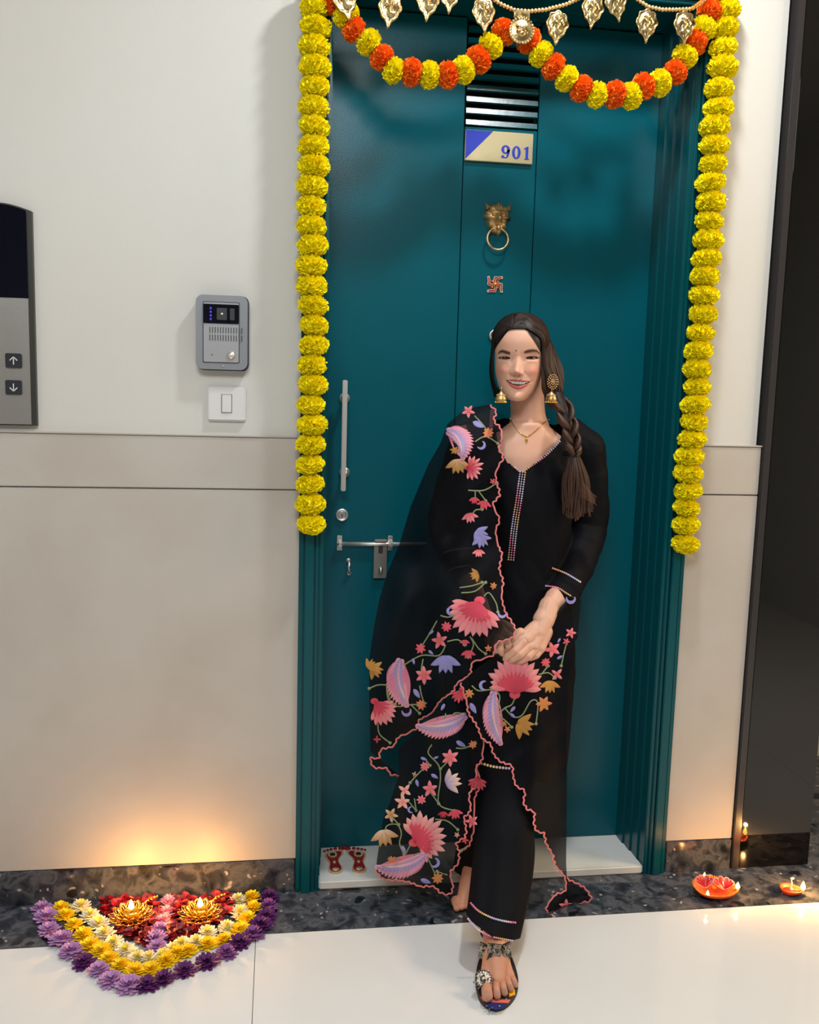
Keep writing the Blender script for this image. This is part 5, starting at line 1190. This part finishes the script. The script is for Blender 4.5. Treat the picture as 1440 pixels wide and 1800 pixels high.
class Sheet:
    """a hanging cloth: depth field over the body, kept clear of what it covers"""
    def __init__(s, base, trees, x0, x1, y0, y1, gap=.010, st=8):
        s.x0, s.y0, s.st = x0, y0, st; nx, ny = int((x1-x0)/st)+2, int((y1-y0)/st)+2; G = np.zeros((ny, nx))
        for j in range(ny):
            for i in range(nx):
                x, y = x0+i*st, y0+j*st; b = base(x, y); h = cast(trees, x, y)
                if h: b = min(b, h[0].y-gap)
                G[j, i] = b
        Gm = G.copy()
        for dj in (-1, 0, 1):
            for di in (-1, 0, 1): Gm = np.minimum(Gm, np.roll(np.roll(G, dj, 0), di, 1)) if True else Gm
        Gm[0], Gm[-1], Gm[:, 0], Gm[:, -1] = G[0], G[-1], G[:, 0], G[:, -1]; G = Gm
        for _ in range(3):
            Pd = np.pad(G, 1, mode='edge'); G = (Pd[:-2, 1:-1]+Pd[2:, 1:-1]+Pd[1:-1, :-2]+Pd[1:-1, 2:]+4*Pd[1:-1, 1:-1])/8
        s.G = G
        s.fold = lambda x, y: 0.
    def Y(s, x, y):
        fx, fy = (x-s.x0)/s.st, (y-s.y0)/s.st; i = int(max(0, min(s.G.shape[1]-2, fx))); j = int(max(0, min(s.G.shape[0]-2, fy))); tx, ty = min(1, max(0, fx-i)), min(1, max(0, fy-j)); G = s.G
        return (G[j, i]*(1-tx)+G[j, i+1]*tx)*(1-ty)+(G[j+1, i]*(1-tx)+G[j+1, i+1]*tx)*ty+s.fold(x, y)
    def P(s, x, y, lift=0.):
        p = at(x, y, s.Y(x, y)-lift)
        if p.z < .004: p.z = .004
        return p
def densify(P, st=4.0):
    out = []
    for i in range(len(P)):
        a, b = Vector(P[i]), Vector(P[(i+1) % len(P)]); n = max(1, int((b-a).length/st))
        for k in range(n): out.append(tuple(a.lerp(b, k/n)))
    return out
def scallop(P, amp=1.6, wl=11.0):
    """small rounded scallops along an open edge"""
    P = [tuple(p)[:2] for p in bez([Vector((x, y, 0)) for x, y in P], 5)]; out = []; s = 0
    for i in range(len(P)):
        a, b = Vector(P[max(0, i-1)]), Vector(P[min(len(P)-1, i+1)]); d = (b-a); n = Vector((-d.y, d.x)); n = n.normalized() if n.length else n
        out.append(tuple(Vector(P[i])+n*amp*(abs(math.sin(s*PI/wl))*2-1))); s += (Vector(P[min(i+1, len(P)-1)])-Vector(P[i])).length
    return out
def sheet_mesh(sh, poly, step=7.0):
    B = densify(poly, 5.0); V2 = [Vector(p) for p in B]; n = len(V2); E = [(i, (i+1) % n) for i in range(n)]
    xs = [p[0] for p in B]; ys = [p[1] for p in B]; y = min(ys)+step/2; k = 0
    while y < max(ys):
        x = min(xs)+step/2*(k % 2)
        while x < max(xs):
            if inpoly((x, y), B) and min((Vector((x, y))-q).length_squared for q in V2[:n]) > 9: V2.append(Vector((x, y)))
            x += step
        y += step*.87; k += 1
    r = delaunay_2d_cdt(V2, E, [], 1, 1e-6); me = bpy.data.meshes.new('sheet'); me.from_pydata([tuple(sh.P(p.x, p.y)) for p in r[0]], [], [tuple(f) for f in r[2]]); return shade(me)
def ss(a, b, x): t = max(0, min(1, (x-a)/(b-a))); return t*t*(3-2*t)
def baseA(x, y): return -.075-.045*ss(720, 800, y)-.055*ss(950, 1090, y)+.07*ss(1180, 1350, y)*.4+.17*ss(840, 655, x)*(.65 if y > 1000 else 1)
def baseB(x, y): return -.165-.02*ss(1300, 1500, y)+.05*ss(800, 670, x)
def baseC(x, y): return -.165-.02*ss(1050, 1200, y)+.035*ss(930, 1000, x)-.0*y
left_tree = bvh(join_meshes(hl_me, 'tmp_hand'))
shA = Sheet(baseA, [kme_bvh, left_tree, bt_], 630, 920, 690, 1370, .012)
shB = Sheet(baseB, clothes, 650, 860, 1180, 1590, .012); shC = Sheet(baseC, clothes, 790, 1060, 1030, 1625, .010)
shA.fold = lambda x, y: (.009*math.sin((x+y*.38)/15.)+.005*math.sin((x*.8-y*.12)/9.))*ss(850, 760, x)+.003*math.sin((x+y)/13)
shB.fold = lambda x, y: .008*math.sin((x-y*.15)/14.)+.003*math.sin((x+y*.1)/6)
shC.fold = lambda x, y: .007*math.sin((x-y*.10)/12.)*ss(880, 930, x)+.002*math.sin((x+y)/10)
scA, scB, scC = scallop(edgeA), scallop(edgeB), scallop(edgeC)
polyA, polyB, polyC = scA+leftA, scB+topB, scC+rightC
dup = mobj('dupatta', sheet_mesh(shA, polyA), M['organza'], woman); dup['label'] = 'sheer black dupatta with pink scalloped edge and floral embroidery'
for nm, sh, pl in (('dupatta_fold', shB, polyB), ('dupatta_fold', shC, polyC)): mobj(nm, sheet_mesh(sh, pl), M['organza'], woman)
DB = [o for o in woman.children if o.name.startswith('dupatta_fold')]
host = {id(shA): dup, id(shB): DB[0], id(shC): DB[1]}

# ---- embroidery: raised satin stitch shapes lying on the cloth
PK, PK2, PKL, LIL, OCH, GRN, CRM, RED = lin(232, 92, 112), lin(205, 62, 84), lin(244, 150, 158), lin(150, 146, 208), lin(196, 140, 66), lin(138, 150, 108), lin(236, 200, 178), lin(190, 52, 66)
ORA = lin(226, 130, 92)
def mixc(a, b, t): return tuple(a[k]*(1-t)+b[k]*t for k in range(3))
class Emb:
    def __init__(s, sh): s.sh = sh; s.mb = MB()
    def poly(s, pts, col, c2=None, lift=.0022):     # fan with raised centre
        cx = sum(p[0] for p in pts)/len(pts); cy = sum(p[1] for p in pts)/len(pts); b = len(s.mb.v)
        V3 = [s.sh.P(cx, cy, lift+.0018)]+[s.sh.P(x, y, lift-.001) for x, y in pts]; n = len(pts)
        s.mb.add(V3, [(0, 1+i, 1+(i+1) % n) for i in range(n)], 0, col); 
        if c2: s.mb.c[b] = c2
    def petal(s, x, y, ang, L, W, col, c2=None, bend=0., n=7, blunt=.5, up=0.):
        hi, lo = [], []
        for i in range(n+1):
            t = i/n; w_ = W*(math.sin(PI*t**(1-.45*blunt))**.8 if 0 < t < 1 else 0); a = ang+bend*t; px_ = x+math.cos(a)*L*t; py_ = y-math.sin(a)*L*t; nx, ny = math.sin(a), math.cos(a)
            hi.append((px_+nx*w_/2, py_+ny*w_/2)); lo.append((px_-nx*w_/2, py_-ny*w_/2))
        mid = [((a[0]+b[0])/2, (a[1]+b[1])/2) for a, b in zip(hi, lo)]; b0 = len(s.mb.v); V3 = []; C = []
        for i in range(n+1):
            t = i/n; cc = mixc(col, c2 or col, t); V3 += [s.sh.P(*hi[i], .0012+up), s.sh.P(*mid[i], .0034+up), s.sh.P(*lo[i], .0012+up)]; C += [mixc(cc, (0.02, .01, .01), .12), cc, mixc(cc, (.02, .01, .01), .12)]
        F = []
        for i in range(n): a = i*3; F += [(a, a+3, a+4, a+1), (a+1, a+4, a+5, a+2)]
        s.mb.add(V3, F); s.mb.c[b0:] = C
    def line(s, pts, w, col, lift=.002):
        P = [tuple(p)[:2] for p in bez([Vector((x, y, 0)) for x, y in pts], 5)] if len(pts) > 2 else pts; b0 = len(s.mb.v); V3 = []
        for i in range(len(P)):
            a, b = Vector(P[max(0, i-1)]), Vector(P[min(len(P)-1, i+1)]); d = b-a; n = Vector((-d.y, d.x)); n = n.normalized() if n.length else Vector((0, 1))
            V3 += [s.sh.P(P[i][0]+n.x*w/2, P[i][1]+n.y*w/2, lift-.001), s.sh.P(P[i][0], P[i][1], lift+.001), s.sh.P(P[i][0]-n.x*w/2, P[i][1]-n.y*w/2, lift-.001)]
        s.mb.add(V3, [f for i in range(len(P)-1) for f in ((i*3, i*3+3, i*3+4, i*3+1), (i*3+1, i*3+4, i*3+5, i*3+2))], 0, col)
    def done(s, name): return s.mb.build(name, M['thread'], host[id(s.sh)], True, True)
def layer(x, y):
    if inpoly((x, y), polyA) and y < 1340: return shA
    if inpoly((x, y), polyC): return shC
    return shB
rr = random.Random(3)
def big(x, y, ang, R, spread, n=11, c1=PK2, c2=PKL, sh=None, W=None):
    e = Emb(sh or layer(x, y)); ang = math.radians(ang); sp = math.radians(spread)
    for k in range(n):
        u = k/(n-1)*2-1; a = ang+u*sp; L = R*(1-.22*u*u)*rr.uniform(.88, 1.05)
        e.petal(x+math.cos(ang)*R*.10, y-math.sin(ang)*R*.10, a, L, W or R*.215, mixc(c1, PK, .3), mixc(c2, CRM, .15*rr.random()), bend=.22*u, blunt=-1.5, up=.0004*(k % 2))
    for k in range(n-3): u = k/(n-4)*2-1; e.petal(x, y, ang+u*sp*.7, R*.66, R*.17, c1, mixc(c1, PK, .5), bend=.15*u, blunt=-.9, up=.0012)
    e.poly([(x+R*.16*math.cos(t), y+R*.13*math.sin(t)) for t in np.linspace(0, 2*PI, 10)[:-1]], mixc(c1, PK, .5)); e.done('embroidered_flower')
def paisley(x0, y0, x1, y1, W, bend, sh=None):
    e = Emb(sh or layer((x0+x1)/2, (y0+y1)/2)); L = math.hypot(x1-x0, y1-y0); ang = math.atan2(-(y1-y0), x1-x0)-bend/2
    n = 15
    e.petal(x0, y0, ang, L, W*.92, mixc(PK, LIL, .35), mixc(PKL, LIL, .2), bend=bend, n=14, blunt=.2, up=-.001)
    for side, col in ((1, PKL), (-1, PKL)):
        for k in range(n):
            t = k/(n-1); a = ang+bend*t; px_ = x0+math.cos(a)*L*t; py_ = y0-math.sin(a)*L*t; w_ = W*math.sin(PI*(.08+.84*t)**.8)*.62; e.petal(px_, py_, a+side*1.0, w_, 7.5, mixc(LIL, PKL, .25), mixc(PKL, CRM, .25*rr.random()), bend=-side*.3, blunt=.3, up=.0008)
    e.petal(x0, y0, ang, L, W*.42, LIL, mixc(LIL, CRM, .3), bend=bend, n=12, up=.002); e.petal(x0, y0, ang, L*.9, W*.16, mixc(LIL, PKL, .6), CRM, bend=bend, n=12, up=.003)
    e.done('embroidered_paisley')
def star(x, y, R, n=6, c1=PK, c2=PKL, a0=None, sh=None):
    e = Emb(sh or layer(x, y)); a0 = rr.uniform(0, 6) if a0 is None else a0
    for k in range(n): e.petal(x, y, a0+2*PI*k/n, R*rr.uniform(.9, 1.1), R*.50, c1, c2)
    e.poly([(x+R*.2*math.cos(t), y+R*.2*math.sin(t)) for t in np.linspace(0, 2*PI, 8)[:-1]], mixc(c1, OCH, .6), lift=.0035); e.done('embroidered_blossom')
def tulip(x, y, ang, R, c1, c2, n=3, sp=.7, sh=None):
    e = Emb(sh or layer(x, y)); ang = math.radians(ang)
    for k in range(n): u = k/(n-1)*2-1 if n > 1 else 0; e.petal(x, y, ang+u*sp, R, R*.42, c1, c2, bend=.3*u)
    if n > 2: e.petal(x, y, ang+sp*.5, R*1.05, R*.35, mixc(c1, c2, .5), c2); e.petal(x, y, ang-sp*.5, R*1.05, R*.35, mixc(c1, c2, .5), c2)
    e.done('embroidered_leaf' if c1 == OCH or n == 1 else 'embroidered_tulip')
def cres(x, y, R, a0, sh=None):
    e = Emb(sh or layer(x, y)); o = [(x+R*math.cos(t), y+R*math.sin(t)) for t in np.linspace(a0, a0+3.9, 10)]; i_ = [(x+R*.35*math.cos(a0+1.95+PI)+R*.72*math.cos(t), y+R*.35*math.sin(a0+1.95+PI)+R*.72*math.sin(t)) for t in np.linspace(a0+3.6, a0+.3, 10)]
    e.mb.add([e.sh.P(*p, .0025) for p in o+i_], [(k, k+1, 18-k, 19-k) for k in range(9)], 0, LIL); e.done('embroidered_crescent')
def c7(x, y): return (640+x/3.273, 700+y/3.273)
def c8(x, y): return (640+x/3.273, 1150+y/3.273)
big(*c7(590, 400), -5, 28, 75, 9); e_ = None
big(*c7(665, 1165), -112, 62, 62, 13); big(*c7(868, 1705), 88, 62, 72, 14); big(*c8(60, 270), -50, 44, 42, 9); big(*c8(285, 1085), 32, 56, 82, 14, c2=mixc(PKL, CRM, .4))
big(*c8(560, 200), -110, 24, 35, 6, c1=RED, c2=PK2, sh=shC); big(*c8(655, 700), -95, 26, 50, 8, c1=mixc(RED, (0, 0, 0), .5), c2=mixc(RED, (0, 0, 0), .2), sh=shB)
paisley(*c7(475, 190), *c7(625, 290), 42, -.9); paisley(*c7(212, 1500), *c7(185, 1765), 46, .45); paisley(*c8(585, 350), *c8(335, 480), 42, -.5); paisley(*c8(748, 215), *c8(733, 515), 38, .35); paisley(*c8(355, 1150), *c8(105, 1292), 42, -.5)
for p, R, n, c1, c2 in [(c7(600, 75), 12, 5, PK, PKL), (c7(715, 200), 11, 8, ORA, ORA), (c7(520, 300), 8, 6, OCH, OCH), (c7(740, 480), 6, 5, PK, PK), (c7(745, 1080), 7, 6, OCH, ORA), (c7(475, 1315), 10, 8, PK, PK), (c7(435, 1395), 15, 5, PK2, PKL), (c7(325, 1440), 10, 7, PK, PK), (c7(345, 1595), 16, 6, PK2, PKL),
                       (c7(715, 1440), 7, 5, ORA, ORA), (c7(1085, 1445), 15, 5, PK, PKL), (c7(1045, 1520), 9, 8, PK, PK), (c7(1110, 1590), 12, 4, PK, PKL), (c7(1190, 1350), 10, 5, PK, PKL), (c7(1165, 1400), 7, 5, PK, PK), (c8(605, 225), 9, 7, ORA, OCH), (c8(330, 290), 10, 8, ORA, ORA), (c8(495, 595), 16, 6, PK, PKL),
                       (c8(350, 645), 9, 8, PK, PKL), (c8(380, 775), 15, 5, PK, PKL), (c8(235, 785), 13, 4, PKL, CRM), (c8(222, 850), 14, 5, PKL, CRM), (c8(330, 838), 9, 7, PK, PKL), (c8(155, 925), 13, 5, OCH, CRM), (c8(160, 1185), 9, 6, ORA, ORA), (c8(425, 1290), 11, 8, ORA, OCH), (c8(1035, 285), 15, 6, OCH, ORA),
                       (c8(805, 400), 6, 5, OCH, ORA), (c8(825, 432), 7, 5, OCH, ORA), (c8(627, 520), 8, 7, ORA, ORA), (c8(535, 1040), 6, 5, CRM, ORA), (c8(580, 1070), 7, 5, RED, PK), (c8(620, 960), 12, 5, PK2, PKL), (c8(1165, 1450), 13, 5, PK, PKL), (c8(75, 490), 7, 4, RED, PK), (c8(290, 690), 5, 4, OCH, CRM)]: star(*p, R, n, c1, c2)
for p, a, R, c1, c2 in [(c7(470, 1480), -90, 32, LIL, LIL), (c7(645, 760), -40, 22, LIL, LIL), (c7(665, 790), -70, 22, LIL, LIL), (c8(470, 745), 20, 28, LIL, CRM), (c7(40, 1550), -30, 22, OCH, OCH), (c7(1070, 1625), -90, 22, OCH, OCH), (c8(880, 395), -25, 30, OCH, OCH), (c8(110, 1010), -80, 30, CRM, OCH), (c7(535, 350), -85, 26, mixc(OCH, CRM, .5), OCH), (c7(660, 1010), 200, 16, mixc(OCH, (0, 0, 0), .5), OCH), (c8(20, 80), 40, 18, OCH, OCH),
                       (c7(635, 570), -90, 12, PK2, PK), (c7(695, 590), -100, 16, RED, PK), (c7(580, 1390), -90, 11, PK2, PK), (c7(600, 1450), -90, 16, PK2, PK), (c8(455, 905), -90, 12, PK2, RED), (c8(520, 895), -80, 17, PK2, PK), (c7(605, 660), -80, 18, PK2, PKL), (c7(660, 870), -90, 14, PK2, PKL)]: tulip(*p, a, R, c1, c2)
for p, a, R in [(c7(625, 135), -25, 24), (c7(400, 1335), 220, 12), (c7(370, 1450), -40, 12), (c7(280, 1495), -75, 12), (c7(1110, 1500), 30, 12), (c7(1130, 1380), 240, 10), (c8(285, 200), -55, 20), (c8(610, 280), -60, 22), (c8(530, 500), -30, 20), (c8(325, 595), -20, 13), (c8(385, 690), -30, 15), (c8(300, 720), -75, 14), (c8(325, 1295), -20, 20), (c8(215, 1100), -60, 16), (c8(465, 285), 240, 14), (c8(400, 600), 20, 10), (c8(870, 300), 230, 14), (c8(840, 340), -40, 13)]: tulip(*p, a, R, LIL, LIL, n=1)
for p, R, a in [(c7(675, 270), 8, -1.2), (c7(500, 1225), 8, 1.0), (c7(795, 1240), 8, -.2), (c8(690, 180), 9, 1.2), (c8(245, 330), 9, -.6), (c8(408, 1200), 9, -1.5), (c8(270, 895), 6, 1), (c7(1190, 1155), 9, -.4)]: cres(*p, R, a)
V7 = [[(635, 100), (690, 160), (720, 210)], [(640, 250), (700, 220), (770, 260)], [(565, 260), (565, 340), (570, 400)], [(600, 530), (690, 530), (760, 490)], [(640, 530), (640, 580)], [(660, 535), (700, 590)], [(620, 680), (640, 645), (680, 640)], [(550, 1090), (620, 1080), (680, 1060)], [(560, 1120), (640, 1110), (700, 1060)], [(690, 1140), (720, 1120), (760, 1180), (770, 1230)], [(440, 1250), (480, 1260), (520, 1250)], [(420, 1280), (380, 1350), (330, 1430)], [(470, 1420), (430, 1480), (330, 1480), (230, 1535)], [(480, 1400), (540, 1390), (580, 1420)], [(610, 1370), (630, 1420), (600, 1490)], [(620, 1380), (660, 1440), (700, 1470)], [(340, 1500), (330, 1570), (345, 1600)], [(130, 1650), (80, 1650), (30, 1670)], [(130, 1640), (150, 1740), (180, 1760)], [(1005, 1590), (1060, 1580), (1100, 1610)], [(1020, 1590), (1060, 1540)], [(1165, 1410), (1150, 1470), (1135, 1540)]]
V8 = [[(130, 180), (140, 260), (190, 300), (270, 290), (330, 290)], [(270, 290), (320, 340)], [(320, 180), (330, 230), (345, 280)], [(620, 180), (660, 210), (740, 205), (780, 240), (770, 310)], [(870, 245), (850, 290), (810, 310), (770, 350)], [(810, 310), (860, 360), (910, 350), (960, 270), (1000, 280), (990, 400)], [(770, 350), (810, 380), (850, 420)], [(80, 400), (90, 460), (150, 510)], [(500, 390), (520, 340), (580, 345)], [(470, 340), (460, 390)], [(530, 540), (580, 540), (640, 510)], [(390, 520), (370, 570), (430, 640), (440, 720), (430, 860), (520, 900)], [(350, 600), (380, 640)], [(500, 600), (440, 660)], [(380, 790), (430, 860)], [(340, 660), (300, 700), (265, 740)], [(250, 840), (300, 900)], [(290, 830), (300, 900)], [(120, 1060), (130, 990), (190, 980), (215, 1030), (205, 1090), (230, 1150)], [(155, 930), (200, 980)], [(240, 1150), (270, 1090)], [(140, 1170), (200, 1180), (240, 1200)], [(240, 1200), (300, 1150), (350, 1150), (380, 1200), (420, 1290)], [(410, 950), (480, 960), (540, 1010)], [(600, 1100), (560, 1130)], [(480, 1270), (420, 1250)]]
for conv, VV in ((c7, V7), (c8, V8)):
    for L_ in VV:
        Q = [conv(*p) for p in L_]; m_ = Q[len(Q)//2]; e = Emb(layer(*m_)); e.line(Q, 2.3, GRN); q = Q[-1]; e.poly([(q[0]+3*math.cos(t), q[1]+3*math.sin(t)) for t in np.linspace(0, 2*PI, 8)[:-1]], GRN); e.done('embroidered_vine')
for sh, L_ in ((shA, scA), (shB, scB), (shC, scC)):
    e = Emb(sh); e.line(L_[::1], 2.9, lin(226, 128, 126), .002); e.done('scalloped_border')
e = Emb(shB); e.line(scallop(A8([(650, 640), (665, 760), (640, 830), (632, 1000), (605, 1100), (560, 1130)])), 2.8, lin(190, 100, 104)); e.done('scalloped_border')
e = Emb(shA); 
for k in range(24): x, y = 866-.2*k+(.9*k if k > 14 else 0), 722+2.6*k; e.line([(x-4, y), (x+3, y-1)], 1.3, lin(120, 90, 96))
e.done('drawn_thread_band')

# ---- sandal, toe ornament, anklet
sb_ = MB(); solepts = []
for (x, y) in [(872, 1779), (856, 1774), (844, 1762), (838, 1745), (836, 1725), (840, 1700), (850, 1675), (860, 1655), (880, 1652), (893, 1668), (900, 1690), (907, 1710), (911, 1730), (909, 1748), (900, 1764), (887, 1775)]:
    p = atz(x, y, .0); solepts.append((p.x, p.y))
sol = [tuple(p)[:2] for p in bez([Vector((x, y, 0)) for x, y in solepts+[solepts[0]]], 5)][:-1]; n = len(sol)
cxs, cys = sum(p[0] for p in sol)/n, sum(p[1] for p in sol)/n
area2 = sum(sol[i][0]*sol[(i+1) % n][1]-sol[(i+1) % n][0]*sol[i][1] for i in range(n))
if area2 < 0: sol = sol[::-1]
vs = [(x, y, .0005) for x, y in sol]+[(x, y, .011) for x, y in sol]+[(cxs+(x-cxs)*.95, cys+(y-cys)*.97, .0125) for x, y in sol]
sb_.add(vs, [tuple(range(n-1, -1, -1)), tuple(2*n+i for i in range(n))]+[(i, (i+1) % n, n+(i+1) % n, n+i) for i in range(n)]+[(n+i, n+(i+1) % n, 2*n+(i+1) % n, 2*n+i) for i in range(n)])
sd = sb_.build('sandal', M['leather'], woman); sd['label'] = 'flat dark sandal with silver toe disc and printed insole'
def fl(L, col, nm, z=.0132):
    mb = MB(); P = [atz(x, y, z) for x, y in L]; mb.add([tuple(p) for p in P]+[(p.x, p.y, .0126) for p in P], [tuple(range(len(P)))]+[(i, len(P)+i, len(P)+(i+1) % len(P), (i+1) % len(P)) for i in range(len(P))]); return mb.build(nm, col, sd)
M['navy'] = mat('navy_insole_print', (28, 38, 110), .5); M['salmon'] = mat('salmon_insole_print', (222, 112, 92), .5); M['amber'] = mat('amber_insole_print', (238, 170, 30), .5)
fl([(853, 1761), (872, 1763), (892, 1764), (882, 1773), (872, 1775), (861, 1772)], M['navy'], 'insole_print'); fl([(844, 1752), (870, 1757), (898, 1757), (894, 1763), (870, 1762), (849, 1759)], M['salmon'], 'insole_print'); fl([(894, 1742), (905, 1738), (906, 1748), (896, 1752)], M['amber'], 'insole_print')
for x, y in ((855, 1768), (866, 1771), (878, 1768), (860, 1773), (888, 1751), (890, 1756)):
    mb = MB(); mb.ell(atz(x, y, .0135), (.0028, .0028, .0012), 8, 5); mb.build('insole_bead', M['silver'], sd, True)
tc_ = on([bt_], 850, 1721, .005); dirv = (CAM-tc_).normalized(); Rm = Vector((0, 0, 1)).rotation_difference((dirv+Vector((0, 0, .5))).normalized()).to_matrix()
mb = MB(); mb.lathe([(.0175, 0), (.0180, .002), (.0145, .0035), (.0125, .002), (.0105, .0045), (.0085, .003), (.006, .006), (.001, .0075)], 28)
for r, nn, s_ in ((.0185, 20, .0019), (.0145, 16, .0015)):
    for k in range(nn): mb.ell((r*math.cos(2*PI*k/nn), r*math.sin(2*PI*k/nn), .003), s_, 6, 5)
for k in range(9): a = -PI*.95+PI*.9*k/8-.0; mb.ell((.0225*math.cos(a), .0225*math.sin(a), .0015), (.0016, .0028, .0016), 6, 5)
mb.v = [tuple(tc_+Rm @ Vector(v_)) for v_ in mb.v]; o = mb.build('toe_disc', M['silver'], sd, True); o['label'] = 'round silver toe ornament with dangling beads'
an = MB(); ac = Vector((anF.x, anF.y-.012, .070)); an_o = bpy.data.objects.new('anklet', None); an_o.location = ac-woman.location; link(an_o, woman)
COL.objects.unlink(an_o); bpy.data.objects.remove(an_o)
def pl_(k, a, wd):
    mb = MB(); r = .040; c = Vector((ac.x+r*math.cos(a), ac.y+r*.95*math.sin(a), ac.z)); t = Vector((-math.sin(a), math.cos(a), 0)); nn = Vector((math.cos(a), math.sin(a), 0)); h = .0175
    def pt3(u, v_, w_): return c+t*u+Vector((0, 0, v_))+nn*w_
    for (u0, u1, v0, v1, w_) in ((-wd, wd, -h, h, .003), (-wd*.8, wd*.8, -h*.55, h*.8, .0045)):
        mb.add([pt3(u0, v0, 0), pt3(u1, v0, 0), pt3(u1, v1, 0), pt3(u0, v1, 0), pt3(u0, v0, w_), pt3(u1, v0, w_), pt3(u1, v1, w_), pt3(u0, v1, w_)], [(4, 5, 6, 7), (0, 4, 7, 3), (1, 2, 6, 5), (3, 7, 6, 2), (0, 1, 5, 4)])
    mb.ell(pt3(0, .002, .006), .0028, 8, 6)
    for q in range(7): mb.ell(pt3(-wd+2*wd*q/6, -h-.002, .002), .0016, 6, 5); mb.ell(pt3(-wd*.9+1.8*wd*q/6, -h*.68, .004), .0011, 6, 4)
    return mb
ank = None
for k, (x, y, wd) in enumerate(((869, 1672, .0155), (890, 1671, .0125), (850, 1671, .0105))):
    c = on([bt_], x, y, .003); nn = (Vector((CAM.x, CAM.y, c.z+.25))-c).normalized(); nn = (nn+Vector(((x-869)/28., 0, 0))).normalized(); t = Vector((0, 0, 1)).cross(nn).normalized(); up_ = nn.cross(t).normalized(); h = .0165; mb = MB()
    def p4(u, v_, w_): return c+t*u+up_*v_+nn*w_
    for (u0, v0, v1, w0, w1) in ((wd, -h, h, -.002, .003), (wd*.78, -h*.55, h*.82, .002, .0048)):
        mb.add([p4(-u0, v0, w0), p4(u0, v0, w0), p4(u0, v1, w0), p4(-u0, v1, w0), p4(-u0, v0, w1), p4(u0, v0, w1), p4(u0, v1, w1), p4(-u0, v1, w1)], [(4, 5, 6, 7), (0, 4, 7, 3), (1, 2, 6, 5), (3, 7, 6, 2), (0, 1, 5, 4)])
    mb.ell(p4(0, .002, .0055), .0030, 10, 6)
    for q in range(8): mb.ell(p4(-wd+2*wd*q/7, -h-.002, .001), .0019, 6, 5); mb.ell(p4(-wd*.9+1.8*wd*q/7, -h*.72, .004), .0012, 6, 4); mb.ell(p4(-wd*.9+1.8*wd*q/7, h*.9, .0035), .001, 6, 4)
    if ank is None: ank = mb.build('anklet', M['silver'], woman); ank['label'] = 'oxidised silver plate anklet strap'
    else: mb.build('anklet_plate', M['silver'], ank)
mb = MB(); mb.tube([(ac.x+.038*math.cos(t), ac.y+.036*math.sin(t), ac.z+.004) for t in np.linspace(0, 2*PI, 25)], .0025, 6, caps=False, flat=1); mb.build('strap', M['leather'], ank)
